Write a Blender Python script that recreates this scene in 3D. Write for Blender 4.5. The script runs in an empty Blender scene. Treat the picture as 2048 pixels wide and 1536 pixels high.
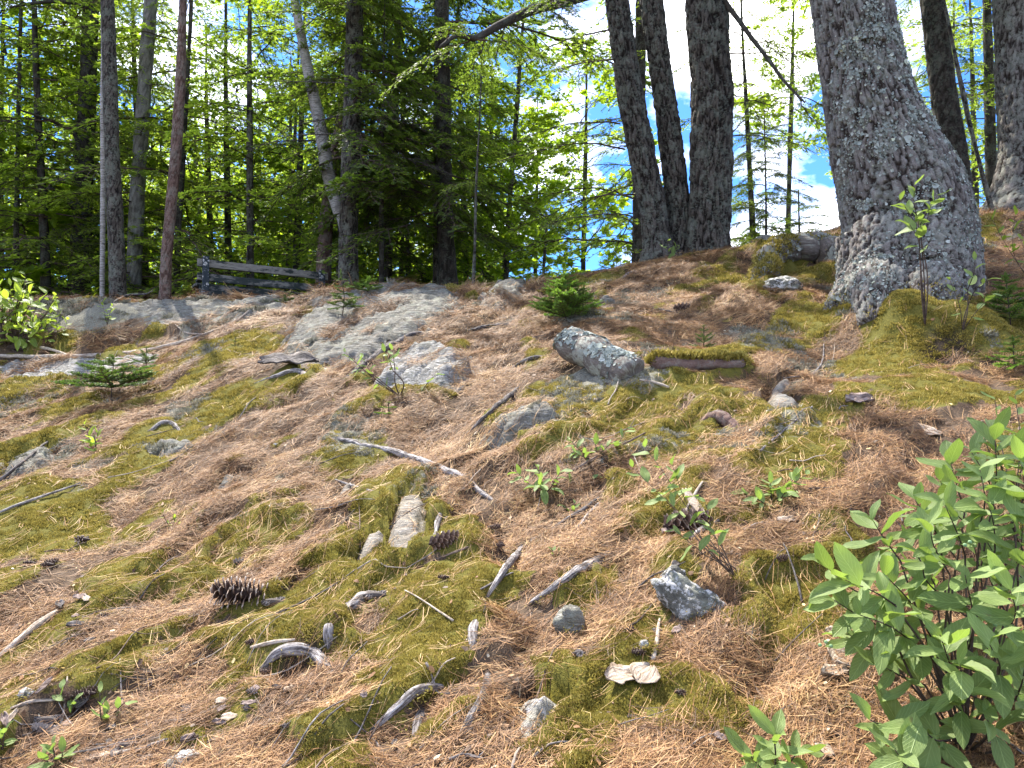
import bpy, math, random
import numpy as np
import zlib
from mathutils import Vector, Matrix

R = math.radians
rng = np.random.default_rng(7)
random.seed(7)
SC = bpy.context.scene
COL = SC.collection

# ------------------------------------------------------------------ camera, light, exposure
FPX, CU, CV = 1547.0, 1024.0, 768.0       # focal length and centre, in pixels of the 2048 x 1536 photograph
PITCH = R(4.0)
CAMZ = 1.5
cam = bpy.data.cameras.new("camera")
cam.sensor_width = 36.0
cam.lens = 36.0 * FPX / 2048.0
cam.clip_start = 0.05
cam.clip_end = 3000.0
camo = bpy.data.objects.new("camera", cam)
COL.objects.link(camo)
camo.location = (0, 0, CAMZ)
camo.rotation_euler = (R(90) + PITCH, 0, 0)
SC.camera = camo

SUN_AZ, SUN_EL = R(-28.0), R(57.0)        # azimuth clockwise from +Y
SUN = np.array([math.sin(SUN_AZ) * math.cos(SUN_EL), math.cos(SUN_AZ) * math.cos(SUN_EL), math.sin(SUN_EL)])
sl = bpy.data.lights.new("sun", 'SUN')
sl.energy = 4.3
sl.angle = R(0.53)
sl.color = (1.0, 0.94, 0.84)
so = bpy.data.objects.new("sun", sl)
COL.objects.link(so)
so.location = (0, 0, 30)
so.rotation_euler = Vector(SUN).to_track_quat('Z', 'Y').to_euler()

W = bpy.data.worlds.new("World")
SC.world = W
W.use_nodes = True
nt = W.node_tree
for n in list(nt.nodes):
    nt.nodes.remove(n)
def wn(t, **kw):
    n = nt.nodes.new(t)
    for k, v in kw.items():
        setattr(n, k, v)
    return n
w_out = wn('ShaderNodeOutputWorld')
w_bg = wn('ShaderNodeBackground')
w_bg.inputs['Strength'].default_value = 0.15
w_sky = wn('ShaderNodeTexSky', sky_type='NISHITA')
w_sky.sun_disc = False
w_sky.sun_elevation = SUN_EL
w_sky.sun_rotation = SUN_AZ
w_sky.air_density = 1.0
w_sky.dust_density = 0.6
w_sky.ozone_density = 1.6
w_tc = wn('ShaderNodeTexCoord')
w_map = wn('ShaderNodeMapping')
w_map.inputs['Scale'].default_value = (1.0, 1.0, 1.8)
w_map.inputs['Location'].default_value = (2.7, 1.1, 0.6)
w_n = wn('ShaderNodeTexNoise')
w_n.inputs['Scale'].default_value = 4.2
w_n.inputs['Detail'].default_value = 8.0
w_n.inputs['Roughness'].default_value = 0.55
w_r = wn('ShaderNodeValToRGB')
w_r.color_ramp.elements[0].position = 0.485
w_r.color_ramp.elements[1].position = 0.70
w_mix = wn('ShaderNodeMix', data_type='RGBA')
w_mix.inputs[7].default_value = (14.0, 13.6, 13.0, 1)
L = nt.links.new
L(w_tc.outputs['Generated'], w_map.inputs['Vector'])
L(w_map.outputs['Vector'], w_n.inputs['Vector'])
L(w_n.outputs['Fac'], w_r.inputs['Fac'])
L(w_r.outputs['Color'], w_mix.inputs[0])
w_gr = wn('ShaderNodeMix', data_type='RGBA', blend_type='MULTIPLY')
w_gr.inputs[0].default_value = 1.0
w_gr.inputs[7].default_value = (0.20, 0.40, 0.72, 1)
L(w_sky.outputs['Color'], w_gr.inputs[6])
L(w_gr.outputs[2], w_mix.inputs[6])
L(w_mix.outputs[2], w_bg.inputs['Color'])
L(w_bg.outputs['Background'], w_out.inputs['Surface'])

SC.view_settings.view_transform = 'Standard'
SC.view_settings.look = 'None'
SC.view_settings.exposure = 1.72
SC.view_settings.gamma = 1.0
SC.view_settings.use_curve_mapping = False
SC.render.engine = 'CYCLES'
SC.cycles.max_bounces = 10
SC.cycles.diffuse_bounces = 7
SC.cycles.glossy_bounces = 2
SC.cycles.transmission_bounces = 8
SC.cycles.use_denoising = True
SC.cycles.sample_clamp_indirect = 6.0

# ------------------------------------------------------------------ numpy noise
def _hash(ix, iy, iz, seed):
    n = (ix.astype(np.int64) * 374761393 + iy.astype(np.int64) * 668265263 + iz.astype(np.int64) * 1274126177 + seed * 974711) & 0xFFFFFFFF
    n = ((n ^ (n >> 13)) * 1103515245 + 12345) & 0xFFFFFFFF
    n = ((n ^ (n >> 16)) * 2246822519) & 0xFFFFFFFF
    n = n ^ (n >> 15)
    return (n & 0xFFFFFF).astype(np.float64) / 16777215.0

def vn2(x, y, seed=0):
    x = np.asarray(x, float); y = np.asarray(y, float)
    ix = np.floor(x); iy = np.floor(y)
    fx = x - ix; fy = y - iy
    fx = fx * fx * fx * (fx * (fx * 6 - 15) + 10); fy = fy * fy * fy * (fy * (fy * 6 - 15) + 10)
    z = np.zeros_like(ix)
    a = _hash(ix, iy, z, seed); b = _hash(ix + 1, iy, z, seed)
    c = _hash(ix, iy + 1, z, seed); d = _hash(ix + 1, iy + 1, z, seed)
    return (a * (1 - fx) + b * fx) * (1 - fy) + (c * (1 - fx) + d * fx) * fy

def fbm2(x, y, seed=0, oct=4, gain=0.5):
    s = 0; a = 1; t = 0
    for o in range(oct):
        s = s + a * vn2(x * 2 ** o + 17.3 * o, y * 2 ** o - 9.1 * o, seed + o); t += a; a *= gain
    return s / t

def vn3(p, seed=0):
    i = np.floor(p); f = p - i; f = f * f * (3 - 2 * f)
    r = 0
    for dx in (0, 1):
        for dy in (0, 1):
            for dz in (0, 1):
                w = (f[:, 0] if dx else 1 - f[:, 0]) * (f[:, 1] if dy else 1 - f[:, 1]) * (f[:, 2] if dz else 1 - f[:, 2])
                r = r + w * _hash(i[:, 0] + dx, i[:, 1] + dy, i[:, 2] + dz, seed)
    return r

def fbm3(p, seed=0, oct=4, gain=0.5):
    s = 0; a = 1; t = 0
    for o in range(oct):
        s = s + a * vn3(p * 2 ** o + 13.7 * o, seed + o); t += a; a *= gain
    return s / t

def worley2(x, y, seed=0):
    x = np.asarray(x, float); y = np.asarray(y, float)
    ix = np.floor(x); iy = np.floor(y); z = np.zeros_like(ix)
    f1 = np.full(x.shape, 9.0); f2 = np.full(x.shape, 9.0); idv = np.zeros(x.shape)
    for dx in (-1, 0, 1):
        for dy in (-1, 0, 1):
            cx = ix + dx; cy = iy + dy
            h1 = _hash(cx, cy, z, seed)
            d = np.hypot(cx + h1 - x, cy + _hash(cx, cy, z, seed + 51) - y)
            m = d < f1
            f2 = np.where(m, f1, np.minimum(f2, d)); idv = np.where(m, h1, idv); f1 = np.where(m, d, f1)
    return f1, f2, idv

def worley3(p, seed=0):
    i = np.floor(p)
    f1 = np.full(len(p), 9.0); f2 = np.full(len(p), 9.0); idv = np.zeros(len(p))
    for dx in (-1, 0, 1):
        for dy in (-1, 0, 1):
            for dz in (-1, 0, 1):
                c = i + (dx, dy, dz)
                h1 = _hash(c[:, 0], c[:, 1], c[:, 2], seed)
                q = c + np.stack([h1, _hash(c[:, 0], c[:, 1], c[:, 2], seed + 51), _hash(c[:, 0], c[:, 1], c[:, 2], seed + 97)], 1)
                d = np.linalg.norm(q - p, axis=1)
                m = d < f1
                f2 = np.where(m, f1, np.minimum(f2, d)); idv = np.where(m, h1, idv); f1 = np.where(m, d, f1)
    return f1, f2, idv

def sstep(a, b, x):
    t = np.clip((x - a) / (b - a), 0, 1)
    return t * t * (3 - 2 * t)

# ------------------------------------------------------------------ projection and terrain
def ray(u, v):
    a = (u - CU) / FPX; b = (CV - v) / FPX
    return a, math.cos(PITCH) - b * math.sin(PITCH), math.sin(PITCH) + b * math.cos(PITCH)

def P(u, v, y):
    """world point seen at photo pixel (u, v) at distance y along +Y"""
    a, f, z = ray(u, v)
    t = y / f
    return np.array([a * t, y, CAMZ + z * t])

ctl = []
def row(v, *ps):
    for u, y in ps:
        ctl.append(P(u, v, y))
row(1536, (0, 2.25), (500, 2.05), (1024, 1.9), (1500, 1.85), (2048, 1.8))
row(1350, (0, 2.75), (512, 2.5), (1024, 2.28), (1536, 2.15), (2048, 2.08))
row(1200, (0, 3.3), (512, 3.02), (1024, 2.7), (1536, 2.5), (2048, 2.4))
row(1000, (0, 4.4), (512, 4.0), (1024, 3.42), (1536, 3.08), (2048, 2.92))
row(876, (0, 5.5), (512, 4.85), (1024, 4.05), (1536, 3.65), (2048, 3.42))
row(760, (0, 7.3), (300, 6.5), (620, 5.55), (1024, 4.75), (1536, 4.42), (2048, 4.15))
row(690, (0, 8.5), (200, 8.4), (620, 6.5), (1024, 5.5), (1400, 5.15), (1800, 5.0), (2048, 4.75))
row(645, (0, 8.8), (200, 8.8), (350, 8.6), (560, 7.4))
row(620, (800, 7.3), (1000, 6.9), (1300, 6.3), (1700, 5.7))
row(597, (400, 10.0))
row(592, (640, 9.4), (2048, 5.6))
row(605, (150, 10.0), (300, 10.0))
row(580, (850, 8.8), (1050, 8.2))
row(552, (1200, 8.3), (1930, 6.2))
row(512, (1400, 8.8))
row(530, (1600, 7.5))
row(425, (2000, 8.9), (2048, 8.7))
row(500, (2048, 7.0))
for x, y, z in [(-8, 11.5, 1.8), (-4, 11.5, 1.84), (-1, 11.5, 1.75), (1.3, 11.5, 1.95), (3, 11.5, 2.35), (7, 11.5, 3.0),
                (-12, 18, 1.6), (-4, 18, 1.5), (1, 18, 1.1), (9, 18, 2.0), (-22, 35, 0.2), (0, 35, -0.6), (22, 35, 0.2),
                (0, 0, -1.42), (-3, 0, -1.85), (3, 0, -1.15), (0, -6, -3.0), (-8, -6, -3.8), (8, -6, -2.2), (-8, 4, -1.2), (7, 4, 0.7), (9, 7, 2.2)]:
    ctl.append(np.array([x, y, z + CAMZ]))
ctl = np.array(ctl)
def _tps_k(r2):
    return 0.5 * r2 * np.log(r2 + 1e-9)
_n = len(ctl)
_K = _tps_k(((ctl[:, None, :2] - ctl[None, :, :2]) ** 2).sum(2)) + np.eye(_n) * 0.02
_Pm = np.concatenate([np.ones((_n, 1)), ctl[:, :2]], 1)
_A = np.block([[_K, _Pm], [_Pm.T, np.zeros((3, 3))]])
_w = np.linalg.solve(_A, np.concatenate([ctl[:, 2], np.zeros(3)]))

def hbase(x, y):
    x = np.asarray(x, float); y = np.asarray(y, float)
    s = x.shape
    x = x.ravel(); y = y.ravel()
    r = np.hypot(x, y)
    k = np.where(r > 30, 30 / np.maximum(r, 1e-6), 1.0)
    xx = x * k; yy = y * k
    out = _w[_n] + _w[_n + 1] * xx + _w[_n + 2] * yy
    for i in range(_n):
        out = out + _w[i] * _tps_k((xx - ctl[i, 0]) ** 2 + (yy - ctl[i, 1]) ** 2)
    out = np.where(r > 30, out + (0.3 - out) * sstep(30, 90, r), out)
    return out.reshape(s)

def hit(hf, u, v, y0=1.0, y1=26.0):
    a, f, z = ray(u, v)
    ys = y0 * (y1 / y0) ** np.linspace(0, 1, 500)
    t = ys / f
    d = CAMZ + z * t - hf(a * t, ys)
    i = np.argmax(d <= 0)
    if d[i] > 0:
        i = int(np.argmin(d)); yy = ys[i]
    elif i == 0:
        yy = ys[0]
    else:
        yy = ys[i - 1] + (ys[i] - ys[i - 1]) * d[i - 1] / (d[i - 1] - d[i])
    return np.array([a * yy / f, yy, CAMZ + z * yy / f])

def at0(u, v):
    return hit(hbase, u, v)

# patches of moss and lichen, given by where they lie on the slope
def blobs(lst):
    out = []
    for u, v, ru, rv, k in lst:
        c = at0(u, v)
        rx = ru / FPX * c[1]
        e = at0(u, v - rv * 0.7); g = at0(u, v + rv * 0.7)
        ry = max(0.5 * abs(e[1] - g[1]) / 0.7, rx * 0.35)
        out.append((c[0], c[1], rx, min(ry, rx * 3), k))
    return out
MOSS = blobs([(880, 1270, 100, 120, 1), (840, 1190, 60, 40, .8), (1330, 1430, 230, 110, 1), (1180, 1500, 160, 50, 1), (1600, 1240, 130, 80, 1), (1540, 1190, 90, 40, .9),
    (1640, 1160, 60, 30, .6), (845, 975, 70, 50, 1), (760, 1020, 70, 60, .9), (640, 1295, 90, 45, .9), (120, 1060, 120, 55, .9), (40, 1010, 60, 40, .8),
    (330, 880, 110, 35, .9), (560, 780, 90, 30, .9), (450, 800, 80, 30, .8), (700, 915, 90, 40, .9), (860, 1060, 45, 60, .9), (500, 1060, 45, 40, .8),
    (270, 1190, 100, 28, .7), (220, 1150, 60, 25, .7), (1160, 1195, 55, 40, 1), (930, 970, 60, 25, .9), (1060, 700, 40, 50, .9), (1250, 830, 60, 30, .8),
    (1450, 822, 80, 22, .8), (1390, 712, 110, 28, .7), (1870, 695, 120, 55, 1), (1800, 680, 60, 35, 1), (1960, 705, 80, 50, 1), (1515, 530, 60, 45, .9),
    (1480, 570, 40, 30, .7), (1900, 800, 150, 35, .7), (1650, 930, 45, 25, .9), (1390, 1120, 70, 20, .9), (1400, 905, 90, 25, .7), (600, 1230, 40, 25, .7),
    (740, 1110, 40, 40, .8), (660, 1110, 30, 25, .7), (1270, 680, 40, 14, .7), (1150, 770, 30, 30, .6), (990, 860, 50, 40, .8), (640, 640, 60, 14, .5),
    (480, 700, 90, 25, .6), (790, 790, 60, 25, .8), (1130, 630, 60, 16, .7), (620, 1480, 60, 30, .7), (430, 1440, 70, 30, .6), (350, 1510, 50, 20, .9), (40, 1390, 40, 20, .7),
    (150, 820, 80, 20, .6), (60, 780, 50, 15, .6), (1500, 760, 60, 20, .4), (1620, 640, 70, 20, .6), (1200, 1010, 50, 20, .6), (1640, 1060, 70, 25, .6), (1250, 1290, 60, 50, .8), (1110, 1370, 45, 40, .8)])
LICH = blobs([(1150, 780, 75, 40, 1), (1270, 770, 60, 25, .6), (1100, 850, 60, 20, .8), (70, 920, 90, 30, .8), (230, 620, 170, 22, 1), (460, 640, 110, 16, .7), (120, 670, 110, 18, .6), (340, 640, 90, 20, .4),
    (330, 905, 50, 16, .6), (1790, 650, 110, 22, .6), (1600, 850, 60, 20, .5), (1850, 560, 90, 40, .5), (420, 860, 60, 20, .4)])

def bfield(lst, x, y, seed):
    m = np.zeros(np.shape(x))
    wx = (vn2(x * 3.1, y * 3.1, seed) - .5) * .35 + (vn2(x * 9, y * 9, seed + 1) - .5) * .16
    wy = (vn2(x * 3.1, y * 3.1, seed + 2) - .5) * .35 + (vn2(x * 9, y * 9, seed + 3) - .5) * .16
    for cx, cy, rx, ry, k in lst:
        s = 0.5 * (rx + ry)
        d = np.sqrt(((x + wx * s * 2 - cx) / rx) ** 2 + ((y + wy * s * 2 - cy) / ry) ** 2)
        m = np.maximum(m, k * sstep(1.25, 0.65, d))
    return m

PATH = np.array([at0(u, v)[:2] for u, v in [(1010, 610), (985, 660), (985, 720), (955, 790), (880, 850), (900, 910), (960, 960), (1040, 1010), (1120, 1080)]])
def path_mask(x, y):
    d = np.full(np.shape(x), 9.)
    for i in range(len(PATH) - 1):
        a = PATH[i]; b = PATH[i + 1] - a
        t = np.clip(((x - a[0]) * b[0] + (y - a[1]) * b[1]) / (b @ b), 0, 1)
        d = np.minimum(d, np.hypot(x - a[0] - t * b[0], y - a[1] - t * b[1]))
    d = d + (fbm2(x * 4, y * 4, 19, 3) - .5) * .25
    return sstep(.30, .14, d)

def moss_mask(x, y):
    # streaks run along the lie of the slope
    a = 0.62 * x + 0.78 * y; b = -0.78 * x + 0.62 * y
    n = fbm2(a * 1.1 + 3, b * 2.6, 21, 4)
    n2 = fbm2(a * 4.0, b * 7.0, 31, 3)
    q = (-.60 * x + .80 * y) * 2.1 + fbm2(x * 1.7, y * 1.7, 91, 4) * 2.2
    fr = q - np.floor(q)
    ris = sstep(.02, .10, fr) * sstep(.42, .18, fr)
    g = sstep(0.512, 0.61, n * 0.60 + n2 * 0.40 + .07 * ris - .01) * 0.9
    g = g * sstep(26, 12, y)
    return np.clip(np.maximum(bfield(MOSS, x, y, 3), g) * (1 - path_mask(x, y)), 0, 1)

def lich_mask(x, y):
    n = fbm2(x * 2.2, y * 2.2, 77, 4)
    return np.clip(np.maximum(bfield(LICH, x, y, 9), 0.6 * sstep(0.60, 0.70, n) * sstep(3.0, 4.0, y)), 0, 1)

def hdetail(x, y, m=None):
    if m is None:
        m = moss_mask(x, y)
    near = sstep(30, 14, np.hypot(x, y))
    h0 = -.035 * path_mask(x, y)
    h = h0 + (fbm2(x * 1.5, y * 1.5, 5, 3) - .5) * .16 * near
    h = h + (fbm2(x * 6, y * 6, 8, 3) - .5) * .036 * near
    q = (-.60 * x + .80 * y) * 2.1 + fbm2(x * 1.7, y * 1.7, 91, 4) * 2.2
    fr = q - np.floor(q)
    h = h + (sstep(0, .22, fr) - fr) * .068 * near * sstep(.42, .6, fbm2(x * .9 + 5, y * .9, 93, 2) + .12)
    f1, f2, _ = worley2(x * 6.5 + .4 * vn2(x * 9, y * 9, 2), y * 6.5 + .4 * vn2(x * 9, y * 9, 6), 12)
    h = h + m * (0.006 + 0.020 * np.clip(1 - f1 * f1 * 1.3, 0, 1)) * near
    h = h + (fbm2(x * 38, y * 38, 14, 2) - .5) * .012 * near
    return h

def hfull(x, y):
    return hbase(x, y) + hdetail(x, y)

# ------------------------------------------------------------------ mesh helpers
MATS = {}
def mesh_np(name, V, Fs, mats, midx=None, attrs=None, smooth=False):
    """V (n,3); Fs list of int arrays (m,k); attrs name -> per-vertex float (n,) or vector (n,3)"""
    me = bpy.data.meshes.new(name)
    V = np.asarray(V, np.float32)
    if not isinstance(Fs, (list, tuple)):
        Fs = [Fs]
    Fs = [np.asarray(f, np.int32) for f in Fs if len(f)]
    loops = np.concatenate([f.ravel() for f in Fs])
    tot = np.concatenate([np.full(len(f), f.shape[1], np.int32) for f in Fs])
    start = np.concatenate([[0], np.cumsum(tot)[:-1]]).astype(np.int32)
    me.vertices.add(len(V)); me.vertices.foreach_set('co', V.ravel())
    me.loops.add(len(loops)); me.loops.foreach_set('vertex_index', loops)
    me.polygons.add(len(tot)); me.polygons.foreach_set('loop_start', start)
    try:
        me.polygons.foreach_set('loop_total', tot)
    except Exception:
        pass
    if midx is not None:
        me.polygons.foreach_set('material_index', np.asarray(midx, np.int32))
    me.polygons.foreach_set('use_smooth', np.full(len(tot), bool(smooth)))
    for k, a in (attrs or {}).items():
        a = np.asarray(a, np.float32)
        if a.ndim == 1:
            at = me.attributes.new(k, 'FLOAT', 'POINT'); at.data.foreach_set('value', a)
        else:
            at = me.attributes.new(k, 'FLOAT_VECTOR', 'POINT'); at.data.foreach_set('vector', a.ravel())
    for m in (mats if isinstance(mats, (list, tuple)) else [mats]):
        me.materials.append(MATS[m])
    me.update(calc_edges=True)
    return me

def link(name, me, parent=None, M=None, loc=None):
    o = bpy.data.objects.new(name, me)
    COL.objects.link(o)
    if parent is not None:
        o.parent = parent
    if M is not None:
        o.matrix_basis = M
    if loc is not None:
        o.location = Vector([float(c) for c in loc])
    return o

def tag(o, label, cat, group=None, kind=None):
    if label: o['label'] = label
    if cat: o['category'] = cat
    if group: o['group'] = group
    if kind: o['kind'] = kind
    return o

def thing(name, label, cat, loc, group=None):
    o = link(name, None, loc=loc)
    o.empty_display_size = 0.1
    return tag(o, label, cat, group)

def frames(pts):
    pts = np.asarray(pts, float)
    T = np.gradient(pts, axis=0)
    T /= np.linalg.norm(T, axis=1)[:, None] + 1e-12
    N = np.zeros_like(pts); B = np.zeros_like(pts)
    ref = np.array([1.0, 0, 0]) if abs(T[0][0]) < 0.8 else np.array([0, 1.0, 0])
    n = ref - T[0] * ref.dot(T[0]); n /= np.linalg.norm(n)
    for i in range(len(pts)):
        n = n - T[i] * n.dot(T[i]); n /= np.linalg.norm(n) + 1e-12
        N[i] = n; B[i] = np.cross(T[i], n)
    return T, N, B

def resample(pts, n):
    """smooth (Catmull-Rom) resampling of rows; any number of columns"""
    pts = np.asarray(pts, float)
    if len(pts) == 2:
        t = np.linspace(0, 1, n)[:, None]
        return pts[0] * (1 - t) + pts[1] * t
    seg = np.linalg.norm(np.diff(pts[:, :3], axis=0), axis=1)
    s = np.concatenate([[0], np.cumsum(seg)])
    q = np.linspace(0, s[-1], n)
    e = np.vstack([2 * pts[0] - pts[1], pts, 2 * pts[-1] - pts[-2]])
    i = np.clip(np.searchsorted(s, q, side='right') - 1, 0, len(pts) - 2)
    t = ((q - s[i]) / (seg[i] + 1e-9))[:, None]
    p0, p1, p2, p3 = e[i], e[i + 1], e[i + 2], e[i + 3]
    return 0.5 * (2 * p1 + (p2 - p0) * t + (2 * p0 - 5 * p1 + 4 * p2 - p3) * t * t + (3 * p1 - p0 - 3 * p2 + p3) * t ** 3)

def tube(pts, rad, sides=10, cap=True, disp=None, flat=1.0, round_ends=False):
    """returns V, [quads, tris], tc.  disp(theta, s, pos) -> radial offset"""
    pts = np.asarray(pts, float); n = len(pts)
    rad = np.broadcast_to(np.asarray(rad, float), (n,)).copy()
    T, N, B = frames(pts)
    s = np.concatenate([[0], np.cumsum(np.linalg.norm(np.diff(pts, axis=0), axis=1))])
    th = np.linspace(0, 2 * np.pi, sides, endpoint=False)
    dirs = np.cos(th)[None, :, None] * N[:, None, :] + np.sin(th)[None, :, None] * B[:, None, :] * flat
    r = np.repeat(rad[:, None], sides, 1)
    SS = np.repeat(s[:, None], sides, 1); TH = np.repeat(th[None, :], n, 0)
    rm = max(rad.mean(), 1e-4)
    tc = np.stack([np.cos(TH) * rm, np.sin(TH) * rm, SS], 2)
    if disp is not None:
        pos = pts[:, None, :] + dirs * r[..., None]
        r = r + disp(TH.ravel(), SS.ravel(), pos.reshape(-1, 3), tc.reshape(-1, 3)).reshape(r.shape)
    V = (pts[:, None, :] + dirs * r[..., None]).reshape(-1, 3)
    i = np.arange(n - 1)[:, None] * sides; j = np.arange(sides)[None, :]; j2 = (j + 1) % sides
    Q = np.stack([i + j, i + j2, i + sides + j2, i + sides + j], 2).reshape(-1, 4)
    F = [Q]; tcv = tc.reshape(-1, 3)
    if cap:
        V = np.vstack([V, pts[0] - (T[0] * rad[0] * .35 if round_ends else 0), pts[-1] + (T[-1] * rad[-1] * .35 if round_ends else 0)])
        a = len(V) - 2
        j = np.arange(sides)
        t1 = np.stack([np.full(sides, a), (j + 1) % sides, j], 1)
        k = (n - 1) * sides
        t2 = np.stack([np.full(sides, a + 1), k + j, k + (j + 1) % sides], 1)
        F.append(np.vstack([t1, t2]))
        tcv = np.vstack([tcv, [0, 0, 0], [0, 0, s[-1]]])
    return V, F, tcv

class Acc:
    """collects geometry pieces into one mesh"""
    def __init__(self):
        self.V = []; self.F = []; self.M = []; self.A = {}; self.n = 0
    def add(self, V, Fs, mat=0, **attrs):
        V = np.asarray(V, float)
        if not isinstance(Fs, (list, tuple)): Fs = [Fs]
        for f in Fs:
            if len(f):
                self.F.append(np.asarray(f) + self.n); self.M.append(np.full(len(f), mat))
        self.V.append(V)
        for k in set(self.A) | set(attrs):
            self.A.setdefault(k, [])
        for k in self.A:
            v = attrs.get(k, 0.0)
            v = np.asarray(v, float)
            if k == 'tc':
                v = np.broadcast_to(v, (len(V), 3)) if v.ndim else np.zeros((len(V), 3))
            else:
                v = np.broadcast_to(v, (len(V),))
            have = sum(len(a) for a in self.A[k])
            if have < self.n:
                self.A[k].append(np.zeros((self.n - have, 3)) if k == 'tc' else np.zeros(self.n - have))
            self.A[k].append(v)
        self.n += len(V)
    def mesh(self, name, mats, off=(0, 0, 0), smooth=False):
        V = np.vstack(self.V) - np.asarray(off)
        return mesh_np(name, V, self.F, mats, np.concatenate(self.M), {k: np.concatenate(v) for k, v in self.A.items()}, smooth)

def strips(pts, width, up):
    """pts (N,K,3) centre lines, width (N,K), up (N,3) -> V, quads (flat ribbons)"""
    N, K, _ = pts.shape
    T = np.gradient(pts, axis=1)
    S = np.cross(T, up[:, None, :])
    S /= np.linalg.norm(S, axis=2)[..., None] + 1e-12
    a = pts + S * width[..., None] * .5; b = pts - S * width[..., None] * .5
    V = np.stack([a, b], 2).reshape(-1, 3)
    base = (np.arange(N) * K * 2)[:, None] + (np.arange(K - 1) * 2)[None, :]
    Q = np.stack([base, base + 1, base + 3, base + 2], 2).reshape(-1, 4)
    return V, Q

# ------------------------------------------------------------------ materials
class MatB:
    def __init__(self, name):
        self.m = bpy.data.materials.new(name); self.m.use_nodes = True
        self.t = self.m.node_tree
        for n in list(self.t.nodes): self.t.nodes.remove(n)
        self.out = self.t.nodes.new('ShaderNodeOutputMaterial')
        MATS[name] = self.m
    def n(self, t, **kw):
        x = self.t.nodes.new(t)
        for k, v in kw.items(): setattr(x, k, v)
        return x
    def l(self, a, b): self.t.links.new(a, b)
    def val(self, sock, v):
        if hasattr(v, 'is_output'): self.l(v, sock)
        else: sock.default_value = v
    def attr(self, name, vec=False):
        a = self.n('ShaderNodeAttribute', attribute_name=name)
        return a.outputs['Vector'] if vec else a.outputs['Fac']
    def obj(self): return self.n('ShaderNodeTexCoord').outputs['Object']
    def pos(self): return self.n('ShaderNodeNewGeometry').outputs['Position']
    def rand(self): return self.n('ShaderNodeObjectInfo').outputs['Random']
    def scale(self, vec, s):
        m = self.n('ShaderNodeMapping'); m.inputs['Scale'].default_value = s; self.l(vec, m.inputs['Vector']); return m.outputs['Vector']
    def noise(self, vec, scale, detail=4, rough=.55, dist=0):
        x = self.n('ShaderNodeTexNoise')
        self.l(vec, x.inputs['Vector']); x.inputs['Scale'].default_value = scale; x.inputs['Detail'].default_value = detail
        x.inputs['Roughness'].default_value = rough; x.inputs['Distortion'].default_value = dist
        return x.outputs['Fac']
    def voro(self, vec, scale, feature='F1', out='Distance'):
        x = self.n('ShaderNodeTexVoronoi', feature=feature)
        self.l(vec, x.inputs['Vector']); x.inputs['Scale'].default_value = scale
        return x.outputs[out]
    def ramp(self, fac, *stops):
        r = self.n('ShaderNodeValToRGB'); cr = r.color_ramp
        while len(cr.elements) < len(stops): cr.elements.new(0.5)
        for e, (p, c) in zip(cr.elements, stops):
            e.position = p; e.color = (c, c, c, 1) if not hasattr(c, '__len__') else (*c, 1)
        self.l(fac, r.inputs['Fac']); return r.outputs['Color']
    def mix(self, fac, a, b, mode='MIX'):
        x = self.n('ShaderNodeMix', data_type='RGBA', blend_type=mode)
        self.val(x.inputs[0], fac)
        for s, v in ((x.inputs[6], a), (x.inputs[7], b)):
            self.val(s, (*v, 1) if isinstance(v, tuple) and len(v) == 3 else v)
        return x.outputs[2]
    def math(self, op, a, b=0.0):
        x = self.n('ShaderNodeMath', operation=op); self.val(x.inputs[0], a); self.val(x.inputs[1], b); return x.outputs[0]
    def bump(self, h, strength=.5, dist=.01, normal=None):
        b = self.n('ShaderNodeBump'); self.l(h, b.inputs['Height']); b.inputs['Strength'].default_value = strength; b.inputs['Distance'].default_value = dist
        if normal is not None: self.l(normal, b.inputs['Normal'])
        return b.outputs['Normal']
    def fin(self, color, rough=.85, normal=None, trans=None, tcol=None, spec=.3):
        p = self.n('ShaderNodeBsdfPrincipled')
        self.val(p.inputs['Base Color'], (*color, 1) if isinstance(color, tuple) else color)
        self.val(p.inputs['Roughness'], rough); p.inputs['Specular IOR Level'].default_value = spec
        if normal is not None: self.l(normal, p.inputs['Normal'])
        s = p.outputs['BSDF']
        if trans:
            t = self.n('ShaderNodeBsdfTranslucent'); self.val(t.inputs['Color'], (*tcol, 1) if isinstance(tcol, tuple) else tcol)
            m = self.n('ShaderNodeMixShader'); m.inputs[0].default_value = trans
            self.l(s, m.inputs[1]); self.l(t.outputs['BSDF'], m.inputs[2]); s = m.outputs['Shader']
        self.l(s, self.out.inputs['Surface'])
        return self.m

# forest floor: needle mat, moss, reindeer lichen
b = MatB('forest_floor'); p = b.pos()
def rotz(vec, a, sc):
    m = b.n('ShaderNodeMapping', vector_type='TEXTURE'); m.inputs['Rotation'].default_value = (0, 0, R(a)); b.l(vec, m.inputs['Vector'])
    return b.scale(m.outputs['Vector'], sc)
wp = b.n('ShaderNodeVectorMath', operation='ADD'); nz = b.n('ShaderNodeTexNoise'); nz.inputs['Scale'].default_value = 6; b.l(p, nz.inputs['Vector'])
nm = b.n('ShaderNodeVectorMath', operation='SCALE'); b.l(nz.outputs['Color'], nm.inputs[0]); nm.inputs['Scale'].default_value = .09
b.l(p, wp.inputs[0]); b.l(nm.outputs['Vector'], wp.inputs[1]); pw = wp.outputs['Vector']
fib = [b.noise(rotz(pw, a, (1, 13, 6)), 17, 3, .65) for a in (8, 52, 100, 145)]
st1 = b.math('MAXIMUM', b.math('MAXIMUM', fib[0], fib[1]), b.math('MAXIMUM', fib[2], fib[3]))
lit = b.ramp(st1, (.50, (.014, .009, .006)), (.60, (.050, .029, .017)), (.68, (.15, .088, .047)), (.80, (.33, .22, .12)))  # dark stops put the shadow between needles into the floor colour
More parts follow.
